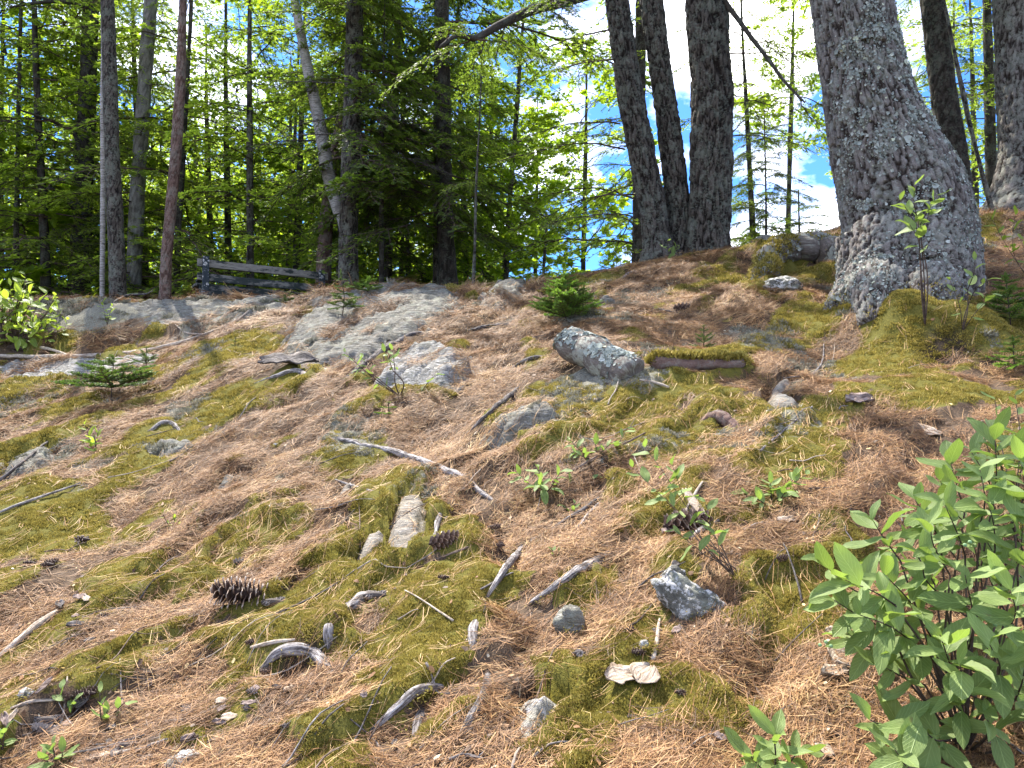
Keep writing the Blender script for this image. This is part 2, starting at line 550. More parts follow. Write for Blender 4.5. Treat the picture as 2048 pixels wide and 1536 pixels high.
lit = b.mix(b.ramp(b.noise(p, 3.0, 4), (.4, 0.), (.7, .7)), lit, b.mix(b.noise(p, 60, 3), (.10, .072, .05), (.30, .22, .15)))
mo = b.ramp(b.noise(p, 130, 3, .6), (.3, (.026, .025, .004)), (.5, (.10, .088, .010)), (.7, (.21, .17, .024)))
mo = b.mix(b.ramp(b.noise(p, 7, 3), (.35, 0.), (.65, 1.)), mo, b.mix(b.noise(p, 110, 2), (.06, .055, .012), (.22, .20, .045)))
li = b.ramp(b.noise(p, 110, 4, .7), (.3, (.085, .078, .055)), (.5, (.20, .188, .145)), (.7, (.36, .34, .27)))
mm = b.ramp(b.math('ADD', b.attr('moss'), b.math('MULTIPLY', b.math('SUBTRACT', b.noise(p, 35, 4), .5), .9)), (.38, 0.), (.55, 1.))
ml = b.ramp(b.math('ADD', b.attr('lichen'), b.math('MULTIPLY', b.math('SUBTRACT', b.noise(p, 30, 4), .5), 1.)), (.40, 0.), (.6, 1.))
c = b.mix(ml, b.mix(mm, lit, mo), li)
c = b.mix(b.attr('hollow_dark'), c, b.mix(b.noise(p, 50, 4), (.018, .013, .009), (.06, .042, .028)))
b.fin(c, .95, b.bump(b.math('ADD', b.noise(p, 120, 4, .7), b.math('MULTIPLY', st1, .6)), .8, .012), spec=.15)

b = MatB('far_floor'); p = b.pos()
b.fin(b.ramp(b.noise(p, 1.2, 6), (.35, (.03, .035, .012)), (.55, (.10, .075, .04)), (.7, (.06, .08, .02))), .95, spec=.1)

b = MatB('pine_needle'); t = b.math('ADD', b.attr('tint'), b.math('MULTIPLY', b.math('SUBTRACT', b.rand(), .5), .34))
t = b.math('ADD', t, b.math('MULTIPLY', b.math('SUBTRACT', b.noise(b.pos(), 2.6, 3), .5), .55))
c = b.ramp(t, (0., (.080, .042, .021)), (.25, (.20, .098, .040)), (.48, (.40, .212, .088)), (.70, (.54, .335, .140)), (.88, (.64, .48, .22)), (1., (.53, .45, .31)))
b.fin(c, .6, trans=.12, tcol=c, spec=.35)
b = MatB('moss'); t = b.math('ADD', b.attr('tint'), b.math('MULTIPLY', b.math('SUBTRACT', b.noise(b.pos(), 4.5, 4), .5), .9))
c = b.ramp(t, (0., (.070, .058, .010)), (.4, (.265, .218, .045)), (.75, (.46, .375, .095)), (1., (.58, .47, .18)))
b.fin(c, .8, trans=.3, tcol=c, spec=.2)
b = MatB('lichen_tuft'); t = b.attr('tint')
c = b.ramp(t, (0., (.13, .12, .085)), (.6, (.31, .295, .225)), (1., (.48, .46, .37)))
b.fin(c, .95, trans=.15, tcol=c, spec=.1)
b = MatB('bark_lichen'); t = b.attr('tint')
c = b.ramp(t, (0., (.20, .225, .20)), (.6, (.34, .37, .335)), (.9, (.46, .48, .43)), (1., (.50, .52, .38)))
b.fin(c, .95, spec=.1)

def rock_mat(name, dark, mid, lite, white=.3, lich=.4, strat=(1.0, 3.0, 9.0), wt=.54):
    b = MatB(name); p = b.pos()
    q = b.scale(p, strat)
    s1 = b.noise(q, 6, 6, .65, .3)
    s2 = b.noise(p, 70, 4, .7)
    c = b.ramp(b.math('ADD', b.math('MULTIPLY', s1, .65), b.math('MULTIPLY', s2, .35)), (.33, dark), (.5, mid), (.66, lite))
    c = b.mix(b.math('MULTIPLY', b.ramp(b.noise(p, 11, 5, .6), (.52, 0.), (.64, 1.)), lich), c, b.mix(b.noise(p, 90, 3), (.20, .215, .16), (.40, .42, .34)))
    c = b.mix(b.math('MULTIPLY', b.ramp(b.noise(q, 14, 6, .75), (wt, 0.), (wt + .05, 1.)), white), c, (.62, .60, .57))
    c = b.mix(b.ramp(b.noise(p, 5, 4), (.60, 0.), (.75, .55)), c, (.09, .085, .035))
    h = b.math('ADD', b.math('MULTIPLY', s1, 1.3), s2)
    b.fin(c, .9, b.bump(h, .9, .02), spec=.25)
rock_mat('grey_rock', (.060, .054, .042), (.150, .140, .115), (.27, .255, .215), .28, .4)
rock_mat('quartz_rock', (.085, .08, .07), (.20, .19, .17), (.36, .345, .315), .75, .2)
rock_mat('tan_rock', (.14, .12, .09), (.27, .235, .19), (.40, .355, .29), .25, .15)
rock_mat('lichened_rock', (.05, .047, .038), (.145, .138, .115), (.27, .26, .225), .9, .5, (2, 2, 2), .505)
rock_mat('pebbly_rock', (.16, .15, .12), (.33, .31, .26), (.50, .48, .43), .9, .3, (2, 2, 2))

def bark_mat(name, crack, plate, pale, lich=.5, lcol=(.30, .31, .265), red=None, sc=1.0):
    b = MatB(name); v = b.attr('tc', True)
    q = b.scale(v, (1, 1, .35))
    n1 = b.noise(q, 26 * sc, 6, .7, .15); n2 = b.noise(v, 120 * sc, 4, .7)
    pl = b.attr('plate')
    c = b.ramp(b.math('ADD', b.math('MULTIPLY', n1, .6), b.math('MULTIPLY', n2, .4)), (.32, crack), (.5, plate), (.7, pale))
    c = b.mix(b.ramp(pl, (.05, 1.), (.26, 0.)), c, red or crack)
    lm = b.math('MULTIPLY', b.ramp(b.math('ADD', b.math('MULTIPLY', b.noise(v, 7 * sc, 5, .65), .6), b.math('MULTIPLY', b.noise(v, 42 * sc, 3, .6), .4)), (.49, 0.), (.56, 1.)), lich)
    c = b.mix(lm, c, b.mix(n2, tuple(x * .6 for x in lcol), tuple(min(1, x * 1.4) for x in lcol)))
    b.fin(c, .93, b.bump(b.math('ADD', n1, b.math('MULTIPLY', n2, .5)), .8, .012), spec=.15)
bark_mat('pine_bark', (.050, .041, .035), (.165, .145, .130), (.29, .265, .245), .5, red=(.030, .022, .018))
bark_mat('grey_bark', (.030, .024, .019), (.085, .072, .060), (.165, .145, .125), .5, (.19, .205, .165), red=(.016, .012, .010))
bark_mat('dark_bark', (.022, .018, .014), (.055, .045, .037), (.11, .092, .075), .3, (.16, .18, .14))
bark_mat('red_bark', (.07, .04, .030), (.165, .105, .085), (.26, .19, .165), .25)
bark_mat('pale_bark', (.10, .09, .08), (.20, .185, .165), (.30, .285, .26), .35)
bark_mat('log_bark', (.05, .04, .034), (.14, .118, .102), (.25, .22, .195), .7, (.33, .345, .29))
b = MatB('birch_bark'); v = b.attr('tc', True)
lin = b.noise(b.scale(v, (2, 2, 14)), 9, 4, .6)
c = b.ramp(lin, (.36, (.07, .055, .045)), (.46, (.30, .275, .245)), (.7, (.50, .475, .44)))
c = b.mix(b.ramp(b.noise(v, 6, 4), (.5, 0.), (.65, .7)), c, (.16, .14, .12))
b.fin(c, .8, b.bump(lin, .5, .006), spec=.2)

def wood_mat(name, dark, mid, pale, crackamt=.8):
    b = MatB(name); v = b.attr('tc', True)
    g = b.noise(b.scale(v, (1, 1, .10)), 160, 5, .65, .6); g2 = b.noise(v, 45, 5, .7)
    c = b.ramp(b.math('ADD', b.math('MULTIPLY', g, .65), b.math('MULTIPLY', g2, .35)), (.40, dark), (.50, mid), (.60, pale))
    c = b.mix(b.ramp(b.noise(b.scale(v, (1, 1, .3)), 28, 5, .65), (.52, 0.), (.62, crackamt)), c, dark)
    b.fin(c, .85, b.bump(b.math('ADD', g, g2), .8, .006), spec=.2)
wood_mat('grey_root', (.045, .035, .030), (.21, .185, .172), (.46, .43, .41), .8)
wood_mat('dark_root', (.03, .025, .022), (.10, .085, .078), (.24, .215, .20), .7)
wood_mat('brown_twig', (.05, .035, .025), (.145, .10, .075), (.28, .22, .175), .4)
wood_mat('pale_stick', (.18, .14, .105), (.40, .33, .26), (.60, .52, .43), .3)
wood_mat('stem_brown', (.03, .02, .015), (.08, .055, .042), (.16, .115, .09), .3)
wood_mat('dead_leaf', (.18, .13, .09), (.38, .30, .225), (.56, .48, .39), .4)
wood_mat('bark_flake', (.07, .05, .045), (.19, .14, .12), (.36, .29, .26), .4)
b = MatB('bench_paint'); v = b.obj()
w_ = b.noise(b.scale(v, (.12, 1, 1)), 60, 5, .7); peel = b.noise(b.scale(v, (.35, 1, 1)), 14, 6, .75)
c = b.mix(b.ramp(peel, (.50, 0.), (.58, 1.)), b.mix(w_, (.010, .016, .015), (.035, .045, .042)), b.mix(w_, (.10, .095, .085), (.30, .28, .25)))
b.fin(c, .7, b.bump(w_, .4, .004), spec=.35)
b = MatB('bench_weathered'); v = b.obj()
w_ = b.noise(b.scale(v, (.10, 1, 1)), 70, 6, .7); peel = b.noise(b.scale(v, (.35, 1, 1)), 12, 6, .75)
c = b.mix(b.ramp(peel, (.52, 0.), (.60, 1.)), b.ramp(w_, (.3, (.10, .09, .08)), (.6, (.28, .26, .225)), (.75, (.40, .38, .34))), (.025, .032, .030))
b.fin(c, .8, b.bump(w_, .5, .004), spec=.25)
b = MatB('bench_post'); v = b.obj()
peel = b.noise(v, 16, 6, .75)
c = b.mix(b.ramp(b.math('SUBTRACT', peel, b.math('MULTIPLY', b.n('ShaderNodeSeparateXYZ').outputs[0], 0.)), (.56, 0.), (.60, 1.)), (.028, .038, .046), (.55, .54, .52))
b.fin(c, .7, b.bump(peel, .3, .004), spec=.3)

def leaf_mat(name, ca, cb, tcol, trans=.4, rough=.45, veins=True, rnd=.25, spec=.4):
    b = MatB(name); r = b.rand()
    try: t = b.attr('tint')
    except Exception: t = r
    f = b.math('ADD', b.math('MULTIPLY', t, .5), b.math('MULTIPLY', r, .5))
    c = b.mix(f, ca, cb); tc_ = b.mix(f, tuple(x * .7 for x in tcol), tuple(min(1., x * 1.25) for x in tcol))
    nrm = None
    if veins:
        v = b.attr('tc', True)
        s = b.n('ShaderNodeSeparateXYZ'); b.l(v, s.inputs[0])
        ax = b.math('ABSOLUTE', s.outputs[1])
        mid = b.ramp(ax, (.0, 1.), (.06, 0.))
        sv = b.math('SINE', b.math('MULTIPLY', b.math('SUBTRACT', s.outputs[0], b.math('MULTIPLY', ax, .45)), 46.))
        vein = b.math('MAXIMUM', mid, b.math('MULTIPLY', b.ramp(sv, (.82, 0.), (.98, 1.)), .45))
        c = b.mix(b.math('MULTIPLY', vein, .55), c, tuple(min(1, x * 2.2 + .04) for x in cb))
        blot = b.noise(v, 5, 4, .6)
        c = b.mix(b.ramp(blot, (.4, 0.), (.75, .4)), c, cb)
        spv = b.n('ShaderNodeVectorMath', operation='ADD'); b.l(v, spv.inputs[0]); cr3 = b.n('ShaderNodeCombineXYZ'); b.l(b.math('MULTIPLY', r, 37.), cr3.inputs[2]); b.l(cr3.outputs[0], spv.inputs[1])
        c = b.mix(b.ramp(b.noise(spv.outputs[0], 4.2, 3, .6), (.66, 0.), (.72, .75)), c, (.16, .11, .045))
        nrm = b.bump(b.math('ADD', b.math('MULTIPLY', vein, -1.), b.math('MULTIPLY', blot, .8)), .5, .004)
    b.fin(c, rough, nrm, trans, tc_, spec)
leaf_mat('shrub_leaf', (.095, .152, .036), (.235, .310, .098), (.32, .47, .07), .32, .55, spec=.3)
leaf_mat('bright_leaf', (.14, .21, .028), (.25, .33, .055), (.42, .56, .05), .45, .45)
leaf_mat('glare_leaf', (.45, .50, .40), (.60, .64, .55), (.4, .5, .3), .2, .3)  # near-white colour stands for sun glare on a leaf
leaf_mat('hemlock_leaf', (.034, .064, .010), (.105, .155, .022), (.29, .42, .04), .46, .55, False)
leaf_mat('sunlit_hemlock_leaf', (.055, .095, .012), (.165, .220, .034), (.48, .64, .06), .54, .55, False)  # lighter copy of hemlock_leaf, with sunlight put into the colour
leaf_mat('pine_leaf', (.055, .085, .030), (.135, .175, .075), (.20, .28, .08), .3, .55, False)
leaf_mat('maple_leaf', (.095, .155, .012), (.185, .265, .024), (.46, .64, .03), .55, .45, False)
leaf_mat('spruce_leaf', (.030, .065, .016), (.085, .145, .030), (.14, .24, .03), .3, .5, False)
leaf_mat('fir_leaf', (.070, .135, .020), (.155, .25, .04), (.24, .42, .04), .4, .5, False)
b = MatB('berry'); b.fin((.20, .32, .15), .35)
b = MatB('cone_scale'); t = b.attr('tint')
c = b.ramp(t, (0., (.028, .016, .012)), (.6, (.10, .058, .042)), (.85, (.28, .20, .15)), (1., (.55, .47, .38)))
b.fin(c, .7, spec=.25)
b = MatB('grey_cone'); t = b.attr('tint')
c = b.ramp(t, (0., (.05, .04, .035)), (.5, (.20, .165, .145)), (1., (.40, .36, .33)))
b.fin(c, .8, spec=.2)

# ------------------------------------------------------------------ rocks, placed first because the litter keeps clear of them
def pip(poly, x, y):
    ins = np.zeros(x.shape, bool); dmin = np.full(x.shape, 1e9)
    n = len(poly)
    for i in range(n):
        x1, y1 = poly[i]; x2, y2 = poly[(i + 1) % n]
        c = ((y1 > y) != (y2 > y)) & (x < (x2 - x1) * (y - y1) / (y2 - y1 + 1e-12) + x1)
        ins ^= c
        dx, dy = x2 - x1, y2 - y1
        t = np.clip(((x - x1) * dx + (y - y1) * dy) / (dx * dx + dy * dy + 1e-12), 0, 1)
        dmin = np.minimum(dmin, np.hypot(x - x1 - t * dx, y - y1 - t * dy))
    return np.where(ins, dmin, -dmin)

SLABS = []
def slab_def(name, label, poly_px, thick, mat, edge=.06, rough=.02, strat=1.0, cat='rock', cover=.2):
    poly = np.array([at0(u, v)[:2] for u, v in poly_px])
    SLABS.append(dict(name=name, label=label, poly=poly, thick=thick, mat=mat, edge=edge, rough=rough, strat=strat, cat=cat, cover=cover))
slab_def('rock_slab', 'largest smooth grey bedrock slab sloping up to the ridge right of the bench', [(540, 712), (585, 650), (670, 600), (780, 580), (880, 578), (935, 590), (915, 625), (850, 665), (800, 690), (740, 722), (680, 752), (590, 735)], .06, 'grey_rock', .24, .045, 1.2, cover=.22)
slab_def('rock_slab', 'white veined quartz rock slab just below the largest grey slab', [(735, 775), (790, 705), (850, 682), (930, 695), (945, 735), (900, 770), (830, 780)], .075, 'quartz_rock', .16, .035, 1.4, cover=.15)
slab_def('rock_slab', 'small smooth grey rock on the ridge crest left of the fir seedling', [(945, 625), (955, 595), (1000, 580), (1060, 578), (1040, 610), (1005, 632)], .08, 'grey_rock', .16, .04, cover=.3)
slab_def('rock_slab', 'flat grey rock ridge running from the bench end along the crest', [(610, 610), (640, 588), (720, 575), (800, 572), (700, 602), (640, 618)], .05, 'grey_rock', .18, .04, cover=.2)
slab_def('rock_slab', 'tall narrow tan stone slab standing out of moss in the middle of the slope', [(785, 1060), (800, 1012), (848, 1000), (846, 1060), (832, 1115), (795, 1140), (780, 1120)], .016, 'tan_rock', .025, .010, .5, cover=.05)
slab_def('rock_slab', 'small tan stone slab left of the tall narrow stone slab', [(712, 1138), (730, 1105), (765, 1085), (770, 1100), (745, 1130), (722, 1150)], .014, 'tan_rock', .02, .008, .5, cover=.1)
slab_def('rock_slab', 'pale pebbly rock at the bottom edge between the moss and needles', [(1028, 1480), (1040, 1420), (1075, 1385), (1140, 1395), (1130, 1425), (1090, 1460), (1060, 1520)], .035, 'pebbly_rock', .045, .015, .5, cover=.08)
slab_def('rock_ledge', 'grey layered rock ledge with lichen below the lichened log', [(965, 895), (990, 862), (1040, 835), (1115, 822), (1110, 855), (1050, 885), (1000, 900)], .055, 'grey_rock', .07, .03, 1.6, cover=.25)
slab_def('rock_slab', 'L-shaped pale grey stone on the right slope below the pine', [(1530, 800), (1545, 775), (1575, 760), (1585, 768), (1565, 788), (1600, 805), (1590, 825), (1540, 822)], .018, 'tan_rock', .035, .01, cover=.2)
slab_def('rock_slab', 'thin grey stone plate on the left slope among needles', [(430, 985), (445, 962), (492, 958), (490, 970), (460, 985)], .025, 'grey_rock', .03, .01, cover=.15)
slab_def('rock_slab', 'small pale stone uphill of the mossy hump near the long root', [(670, 985), (690, 970), (715, 965), (705, 985), (685, 992)], .025, 'tan_rock', .03, .01, cover=.15)
slab_def('rock_slab', 'long low grey rock at the left edge half grown over with lichen', [(0, 955), (20, 915), (90, 890), (130, 900), (80, 935), (20, 965)], .05, 'grey_rock', .08, .03, cover=.35)
slab_def('rock_slab', 'grey rock hump under moss left of the long root', [(290, 905), (320, 885), (380, 885), (385, 905), (330, 918)], .04, 'grey_rock', .06, .02, cover=.35)
slab_def('rock_slab', 'pale sunlit rock shelf behind the branch at the left edge', [(0, 765), (0, 735), (120, 722), (270, 710), (330, 700), (310, 728), (150, 755)], .05, 'quartz_rock', .15, .03, cover=.3)
slab_def('rock_slab', 'low lichen covered bedrock hump beneath the bench', [(130, 650), (200, 612), (380, 600), (560, 598), (600, 615), (480, 648), (330, 668), (60, 690)], .05, 'grey_rock', .25, .045, cover=.28)

def rock_cover(x, y):
    """1 where bare rock shows, thinned by what lies on it"""
    m = np.zeros(np.shape(x))
    for s in SLABS:
        bx = (x > s['poly'][:, 0].min() - .05) & (x < s['poly'][:, 0].max() + .05) & (y > s['poly'][:, 1].min() - .05) & (y < s['poly'][:, 1].max() + .05)
        if bx.any():
            sd = pip(s['poly'], x[bx], y[bx])
            a = .62 * x[bx] + .78 * y[bx]; b = -.78 * x[bx] + .62 * y[bx]
            n = fbm2(a * 2.2, b * 6.0, 52, 4)
            cv = np.clip(s['cover'], 0, .95) ; thr = .68 - .36 * cv
            m[bx] = np.maximum(m[bx], np.where(sd > 0.25 * s['edge'], 1 - .96 * sstep(thr - .03, thr + .04, n), 0))
    return m

def slab_height(s, x, y):
    sd = pip(s['poly'], x, y) + (fbm2(x * 9, y * 9, 41, 3) - .5) * s['edge'] * 1.6
    up = sstep(-.3 * s['edge'], s['edge'], sd)
    # bedding steps across the slope
    q = (0.55 * x - 0.85 * y) * 7 * s['strat'] + fbm2(x * 5, y * 5, 43, 3) * 1.6
    stp = (np.floor(q) + sstep(.0, .35, q - np.floor(q))) - q
    n = (fbm2(x * 7, y * 7, 44, 5, .55) - .5) * s['rough'] * 2 - s['rough'] * 1.1 * sstep(.07, .0, np.abs(fbm2((.6 * x + .8 * y) * 2.2, (-.8 * x + .6 * y) * 6, 48, 3) - .5)) + stp * s['rough'] * .55 + (fbm2(x * 34, y * 34, 47, 3, .6) - .5) * s['rough'] * .5
    return hfull(x, y) * 0 + hbase(x, y) + (fbm2(x * 1.5, y * 1.5, 5, 3) - .5) * .16 - .03 + (s['thick'] + .03 + n) * up

def rock_lift(x, y, z):
    """raise a lying thing onto any slab below it"""
    for s in SLABS:
        bx = (x > s['poly'][:, 0].min()) & (x < s['poly'][:, 0].max()) & (y > s['poly'][:, 1].min()) & (y < s['poly'][:, 1].max())
        if bx.any():
            z = z.copy(); z[bx] = np.maximum(z[bx], slab_height(s, x[bx], y[bx]))
    return z

# ------------------------------------------------------------------ ground sheets
NA, NR = 600, 430
AMAX = R(56); R0, R1 = 0.7, 32.0
_ang = np.linspace(-AMAX, AMAX, NA); _lr = np.linspace(math.log(R0), math.log(R1), NR)
_RR = np.exp(_lr)[:, None] * np.ones(NA)[None, :]
GX = _RR * np.sin(_ang)[None, :]; GY = _RR * np.cos(_ang)[None, :]
GM = moss_mask(GX, GY); GL = lich_mask(GX, GY)
GZ = hbase(GX, GY) + hdetail(GX, GY, GM)
def hollow(u, v, ru, dep):
    c = at0(u, v); r = ru / FPX * c[1]
    return c[0], c[1], r, dep
HOLL = [hollow(600, 1352, 60, .05), hollow(1660, 560, 60, .08), hollow(1890, 725, 70, .05), hollow(1140, 735, 35, .05)]
for s in SLABS:
    bx = (GX > s['poly'][:, 0].min() - .1) & (GX < s['poly'][:, 0].max() + .1) & (GY > s['poly'][:, 1].min() - .1) & (GY < s['poly'][:, 1].max() + .1)
    sdm = pip(s['poly'], GX[bx], GY[bx])
    hs = slab_height(s, GX[bx], GY[bx])
    GZ[bx] = np.where(sdm > -.02, np.minimum(GZ[bx], hs - .012 - .02 * sstep(0, s['edge'], sdm)), GZ[bx])
GS = np.zeros_like(GZ)
for cx, cy, r, dep in HOLL:
    k = np.exp(-((GX - cx) ** 2 + (GY - cy) ** 2) / (r * r))
    GZ -= dep * k; GS = np.maximum(GS, sstep(.35, .8, k))  # dark soil under the arched root; the other hollows darkened alike
# mossy mound by the right edge and humps at the foot of the trees
for u, v, ru, hh in [(1880, 690, 110, .13), (1810, 690, 60, .09), (1960, 700, 90, .12), (1520, 535, 60, .16), (845, 965, 70, .04), (530, 600, 260, -.24), (1700, 655, 80, .09), (1790, 672, 90, .10), (1930, 640, 110, .10), (620, 1300, 80, .045), (1160, 1200, 50, .05), (900, 980, 60, .03)]:
    c = at0(u, v); r = ru / FPX * c[1]
    GZ += hh * np.exp(-(((GX - c[0]) / r) ** 2 + ((GY - c[1]) / (r * .8)) ** 2) ** 1.5)

# the low ledge on the left, its riser facing the camera
_A = at0(60, 704); _B = at0(450, 652)
_t = (_B - _A)[:2] / np.linalg.norm((_B - _A)[:2]); _nn = np.array([-_t[1], _t[0]])
_al = (GX - _A[0]) * _t[0] + (GY - _A[1]) * _t[1]; _ac = (GX - _A[0]) * _nn[0] + (GY - _A[1]) * _nn[1] + (fbm2(GX * 2.2, GY * 2.2, 55, 4) - .5) * .7
_L = np.linalg.norm((_B - _A)[:2])
_win = sstep(-1.2, 0, _al) * sstep(_L + .5, _L - .6, _al)
GZ += .17 * _win * sstep(0, .10, _ac) * sstep(1.7, .3, _ac) - .03 * _win * sstep(-.35, 0, _ac) * sstep(.06, 0, _ac)

def hg(x, y):
    """height of the ground mesh at x, y (bilinear on the polar grid)"""
    x = np.asarray(x, float); y = np.asarray(y, float)
    a = (np.arctan2(x, y) + AMAX) / (2 * AMAX) * (NA - 1); l = (np.log(np.hypot(x, y) + 1e-9) - math.log(R0)) / (math.log(R1) - math.log(R0)) * (NR - 1)
    a = np.clip(a, 0, NA - 1.001); l = np.clip(l, 0, NR - 1.001)
    i = a.astype(int); j = l.astype(int); fa = a - i; fl = l - j
    return (GZ[j, i] * (1 - fa) + GZ[j, i + 1] * fa) * (1 - fl) + (GZ[j + 1, i] * (1 - fa) + GZ[j + 1, i + 1] * fa) * fl
def gsample(G, x, y):
    a = np.clip((np.arctan2(x, y) + AMAX) / (2 * AMAX) * (NA - 1), 0, NA - 1).astype(int)
    l = np.clip((np.log(np.hypot(x, y)) - math.log(R0)) / (math.log(R1) - math.log(R0)) * (NR - 1), 0, NR - 1).astype(int)
    return G[l, a]
def at(u, v):
    return hit(hg, u, v, 1.0, 24.0)
def htop(x, y):
    x = np.atleast_1d(np.asarray(x, float)); y = np.atleast_1d(np.asarray(y, float))
    return rock_lift(x, y, hg(x, y))
def top(x, y): return float(htop(x, y)[0])
def att(u, v):
    """where the pixel's ray meets the ground or a slab on it"""
    return hit(htop, u, v, 1.0, 24.0)

i = np.arange(NR - 1)[:, None] * NA; j = np.arange(NA - 1)[None, :]
Q = np.stack([i + j, i + j + 1, i + NA + j + 1, i + NA + j], 2).reshape(-1, 4)
me = mesh_np('ground', np.stack([GX, GY, GZ], 2).reshape(-1, 3), Q[:, ::-1], 'forest_floor', None, dict(moss=GM.ravel(), lichen=GL.ravel(), hollow_dark=GS.ravel()), True)
tag(link('ground', me), 'needle strewn mossy hillside rising from the camera to the ridge', None, None, 'structure')
# the land beyond
n_a, rr = 128, np.concatenate([[0.01, .6, 1.5, 3, 6, 10, 15, 20, 26, 31], np.geomspace(36, 900, 24)])
aa = np.linspace(-np.pi, np.pi, n_a, endpoint=False)
X = rr[:, None] * np.sin(aa); Y = rr[:, None] * np.cos(aa)
Z = hbase(X, Y)
ins = (np.abs(aa)[None, :] < AMAX + R(3)) & (rr[:, None] > .5) & (rr[:, None] < 33)
Z = np.where(ins, Z - .9, Z - .03)
i = np.arange(len(rr) - 1)[:, None] * n_a; j = np.arange(n_a)[None, :]; j2 = (j + 1) % n_a
Q = np.stack([i + j, i + n_a + j, i + n_a + j2, i + j2], 2).reshape(-1, 4)
tag(link('terrain', mesh_np('terrain', np.stack([X, Y, Z], 2).reshape(-1, 3), Q[:, ::-1], 'far_floor', None, None, True)), None, None, None, 'structure')

for s in SLABS:
    lo = s['poly'].min(0) - s['edge'] * 1.2; hi = s['poly'].max(0) + s['edge'] * 1.2
    cx, cy = (lo + hi) / 2
    step = max(.008, .0032 * cy)
    nx = int(np.clip((hi[0] - lo[0]) / step, 14, 230)); ny = int(np.clip((hi[1] - lo[1]) / step, 14, 230))
    xx, yy = np.meshgrid(np.linspace(lo[0], hi[0], nx), np.linspace(lo[1], hi[1], ny))
    zz = slab_height(s, xx.ravel(), yy.ravel()).reshape(xx.shape)
    sd = pip(s['poly'], xx, yy)
    zz = np.where(sd < -.5 * s['edge'], zz - .12, zz)
    org = np.array([cx, cy, top(cx, cy) - .02])
    i = np.arange(ny - 1)[:, None] * nx; j = np.arange(nx - 1)[None, :]
    Q = np.stack([i + j, i + j + 1, i + nx + j + 1, i + nx + j], 2).reshape(-1, 4)
    V = np.stack([xx, yy, zz], 2).reshape(-1, 3)
    Vb = V.copy(); Vb[:, 2] -= .15                                  # underside, buried
    me = mesh_np(s['name'], np.vstack([V, Vb]) - org, np.vstack([Q, Q[:, ::-1] + len(V)]), s['mat'], None, None, True)
    tag(link(s['name'], me, loc=org), s['label'], s['cat'], 'bedrock slabs showing through the needles', 'thing')

def boulder(name, label, u, v, wpx, hpx, mat, seed, dep=.8, rot=0, tilt=0, group=None):
    c = at(u, v); y = c[1]
    a = wpx / FPX * y / 2; h = hpx / FPX * y / 2
    n1, n2 = 44, 26
    th = np.linspace(0, 2 * np.pi, n1, endpoint=False); ph = np.linspace(.02, np.pi - .02, n2)
    d = np.stack([np.outer(np.sin(ph), np.cos(th)), np.outer(np.sin(ph), np.sin(th)), np.outer(np.cos(ph), np.ones(n1))], 2).reshape(-1, 3)
    f1, f2, idv = worley3(d * 1.25 + seed * 3.3, seed)
    r = .78 + .38 * (fbm3(d * 1.3 + seed, seed, 3) - .5) * 2 + .16 * (f2 - f1) + (fbm3(d * 6 + seed, seed + 4, 4, .6) - .5) * .22
    q = d * r[:, None] * np.array([a, a * dep, h])
    cr, sr = math.cos(rot), math.sin(rot); ct, st_ = math.cos(tilt), math.sin(tilt)
    q = np.stack([q[:, 0] * ct - q[:, 2] * st_, q[:, 1], q[:, 0] * st_ + q[:, 2] * ct], 1)
    q = np.stack([q[:, 0] * cr - q[:, 1] * sr, q[:, 0] * sr + q[:, 1] * cr, q[:, 2]], 1)
    i = np.arange(n2 - 1)[:, None] * n1; j = np.arange(n1)[None, :]; j2 = (j + 1) % n1
    Q = np.stack([i + j, i + n1 + j, i + n1 + j2, i + j2], 2).reshape(-1, 4)
    F = [Q, np.arange(n1)[None, :], (np.arange(n1)[::-1] + (n2 - 1) * n1)[None, :]]
    z = top(c[0], c[1] + a * dep * .4)
    return tag(link(name, mesh_np(name, q, F, mat, None, None, True), loc=(c[0], c[1] + a * dep * .4, z + h * .12)), label, 'stone', group)
boulder('stone', 'rounded grey stone beside a mossy hump in the lower middle', 1142, 1262, 78, 88, 'grey_rock', 3, .9)
boulder('stone', 'grey stone blotched with white lichen lying tilted in the moss', 1395, 1230, 185, 110, 'lichened_rock', 5, .6, 0, R(-28))
boulder('stone', 'knobbly dark lump of the white blotched stone with moss, upper left of it', 1350, 1170, 62, 60, 'lichened_rock', 8, .8)
boulder('stone', 'small round grey stone buried in moss near the crest right of the fir seedling', 1213, 608, 34, 30, 'grey_rock', 9, .8)
boulder('stone', 'dark mossy lump at the bottom edge on the left', 365, 1535, 80, 44, 'lichened_rock', 12, .8)
boulder('stone', 'small pale stone beside the pale stick under the white blotched stone', 1290, 1296, 24, 26, 'pebbly_rock', 14, .8)
boulder('stone', 'lichened boulder under the thick surface root of the leaning pine', 1575, 580, 90, 40, 'lichened_rock', 15, .8)
boulder('stone', 'small white pebble on the path left of the long grey root', 552, 893, 14, 10, 'pebbly_rock', 16, .8)
boulder('stone', 'small mossy stone near the left edge above the grey cones', 50, 1395, 44, 28, 'lichened_rock', 18, .8)

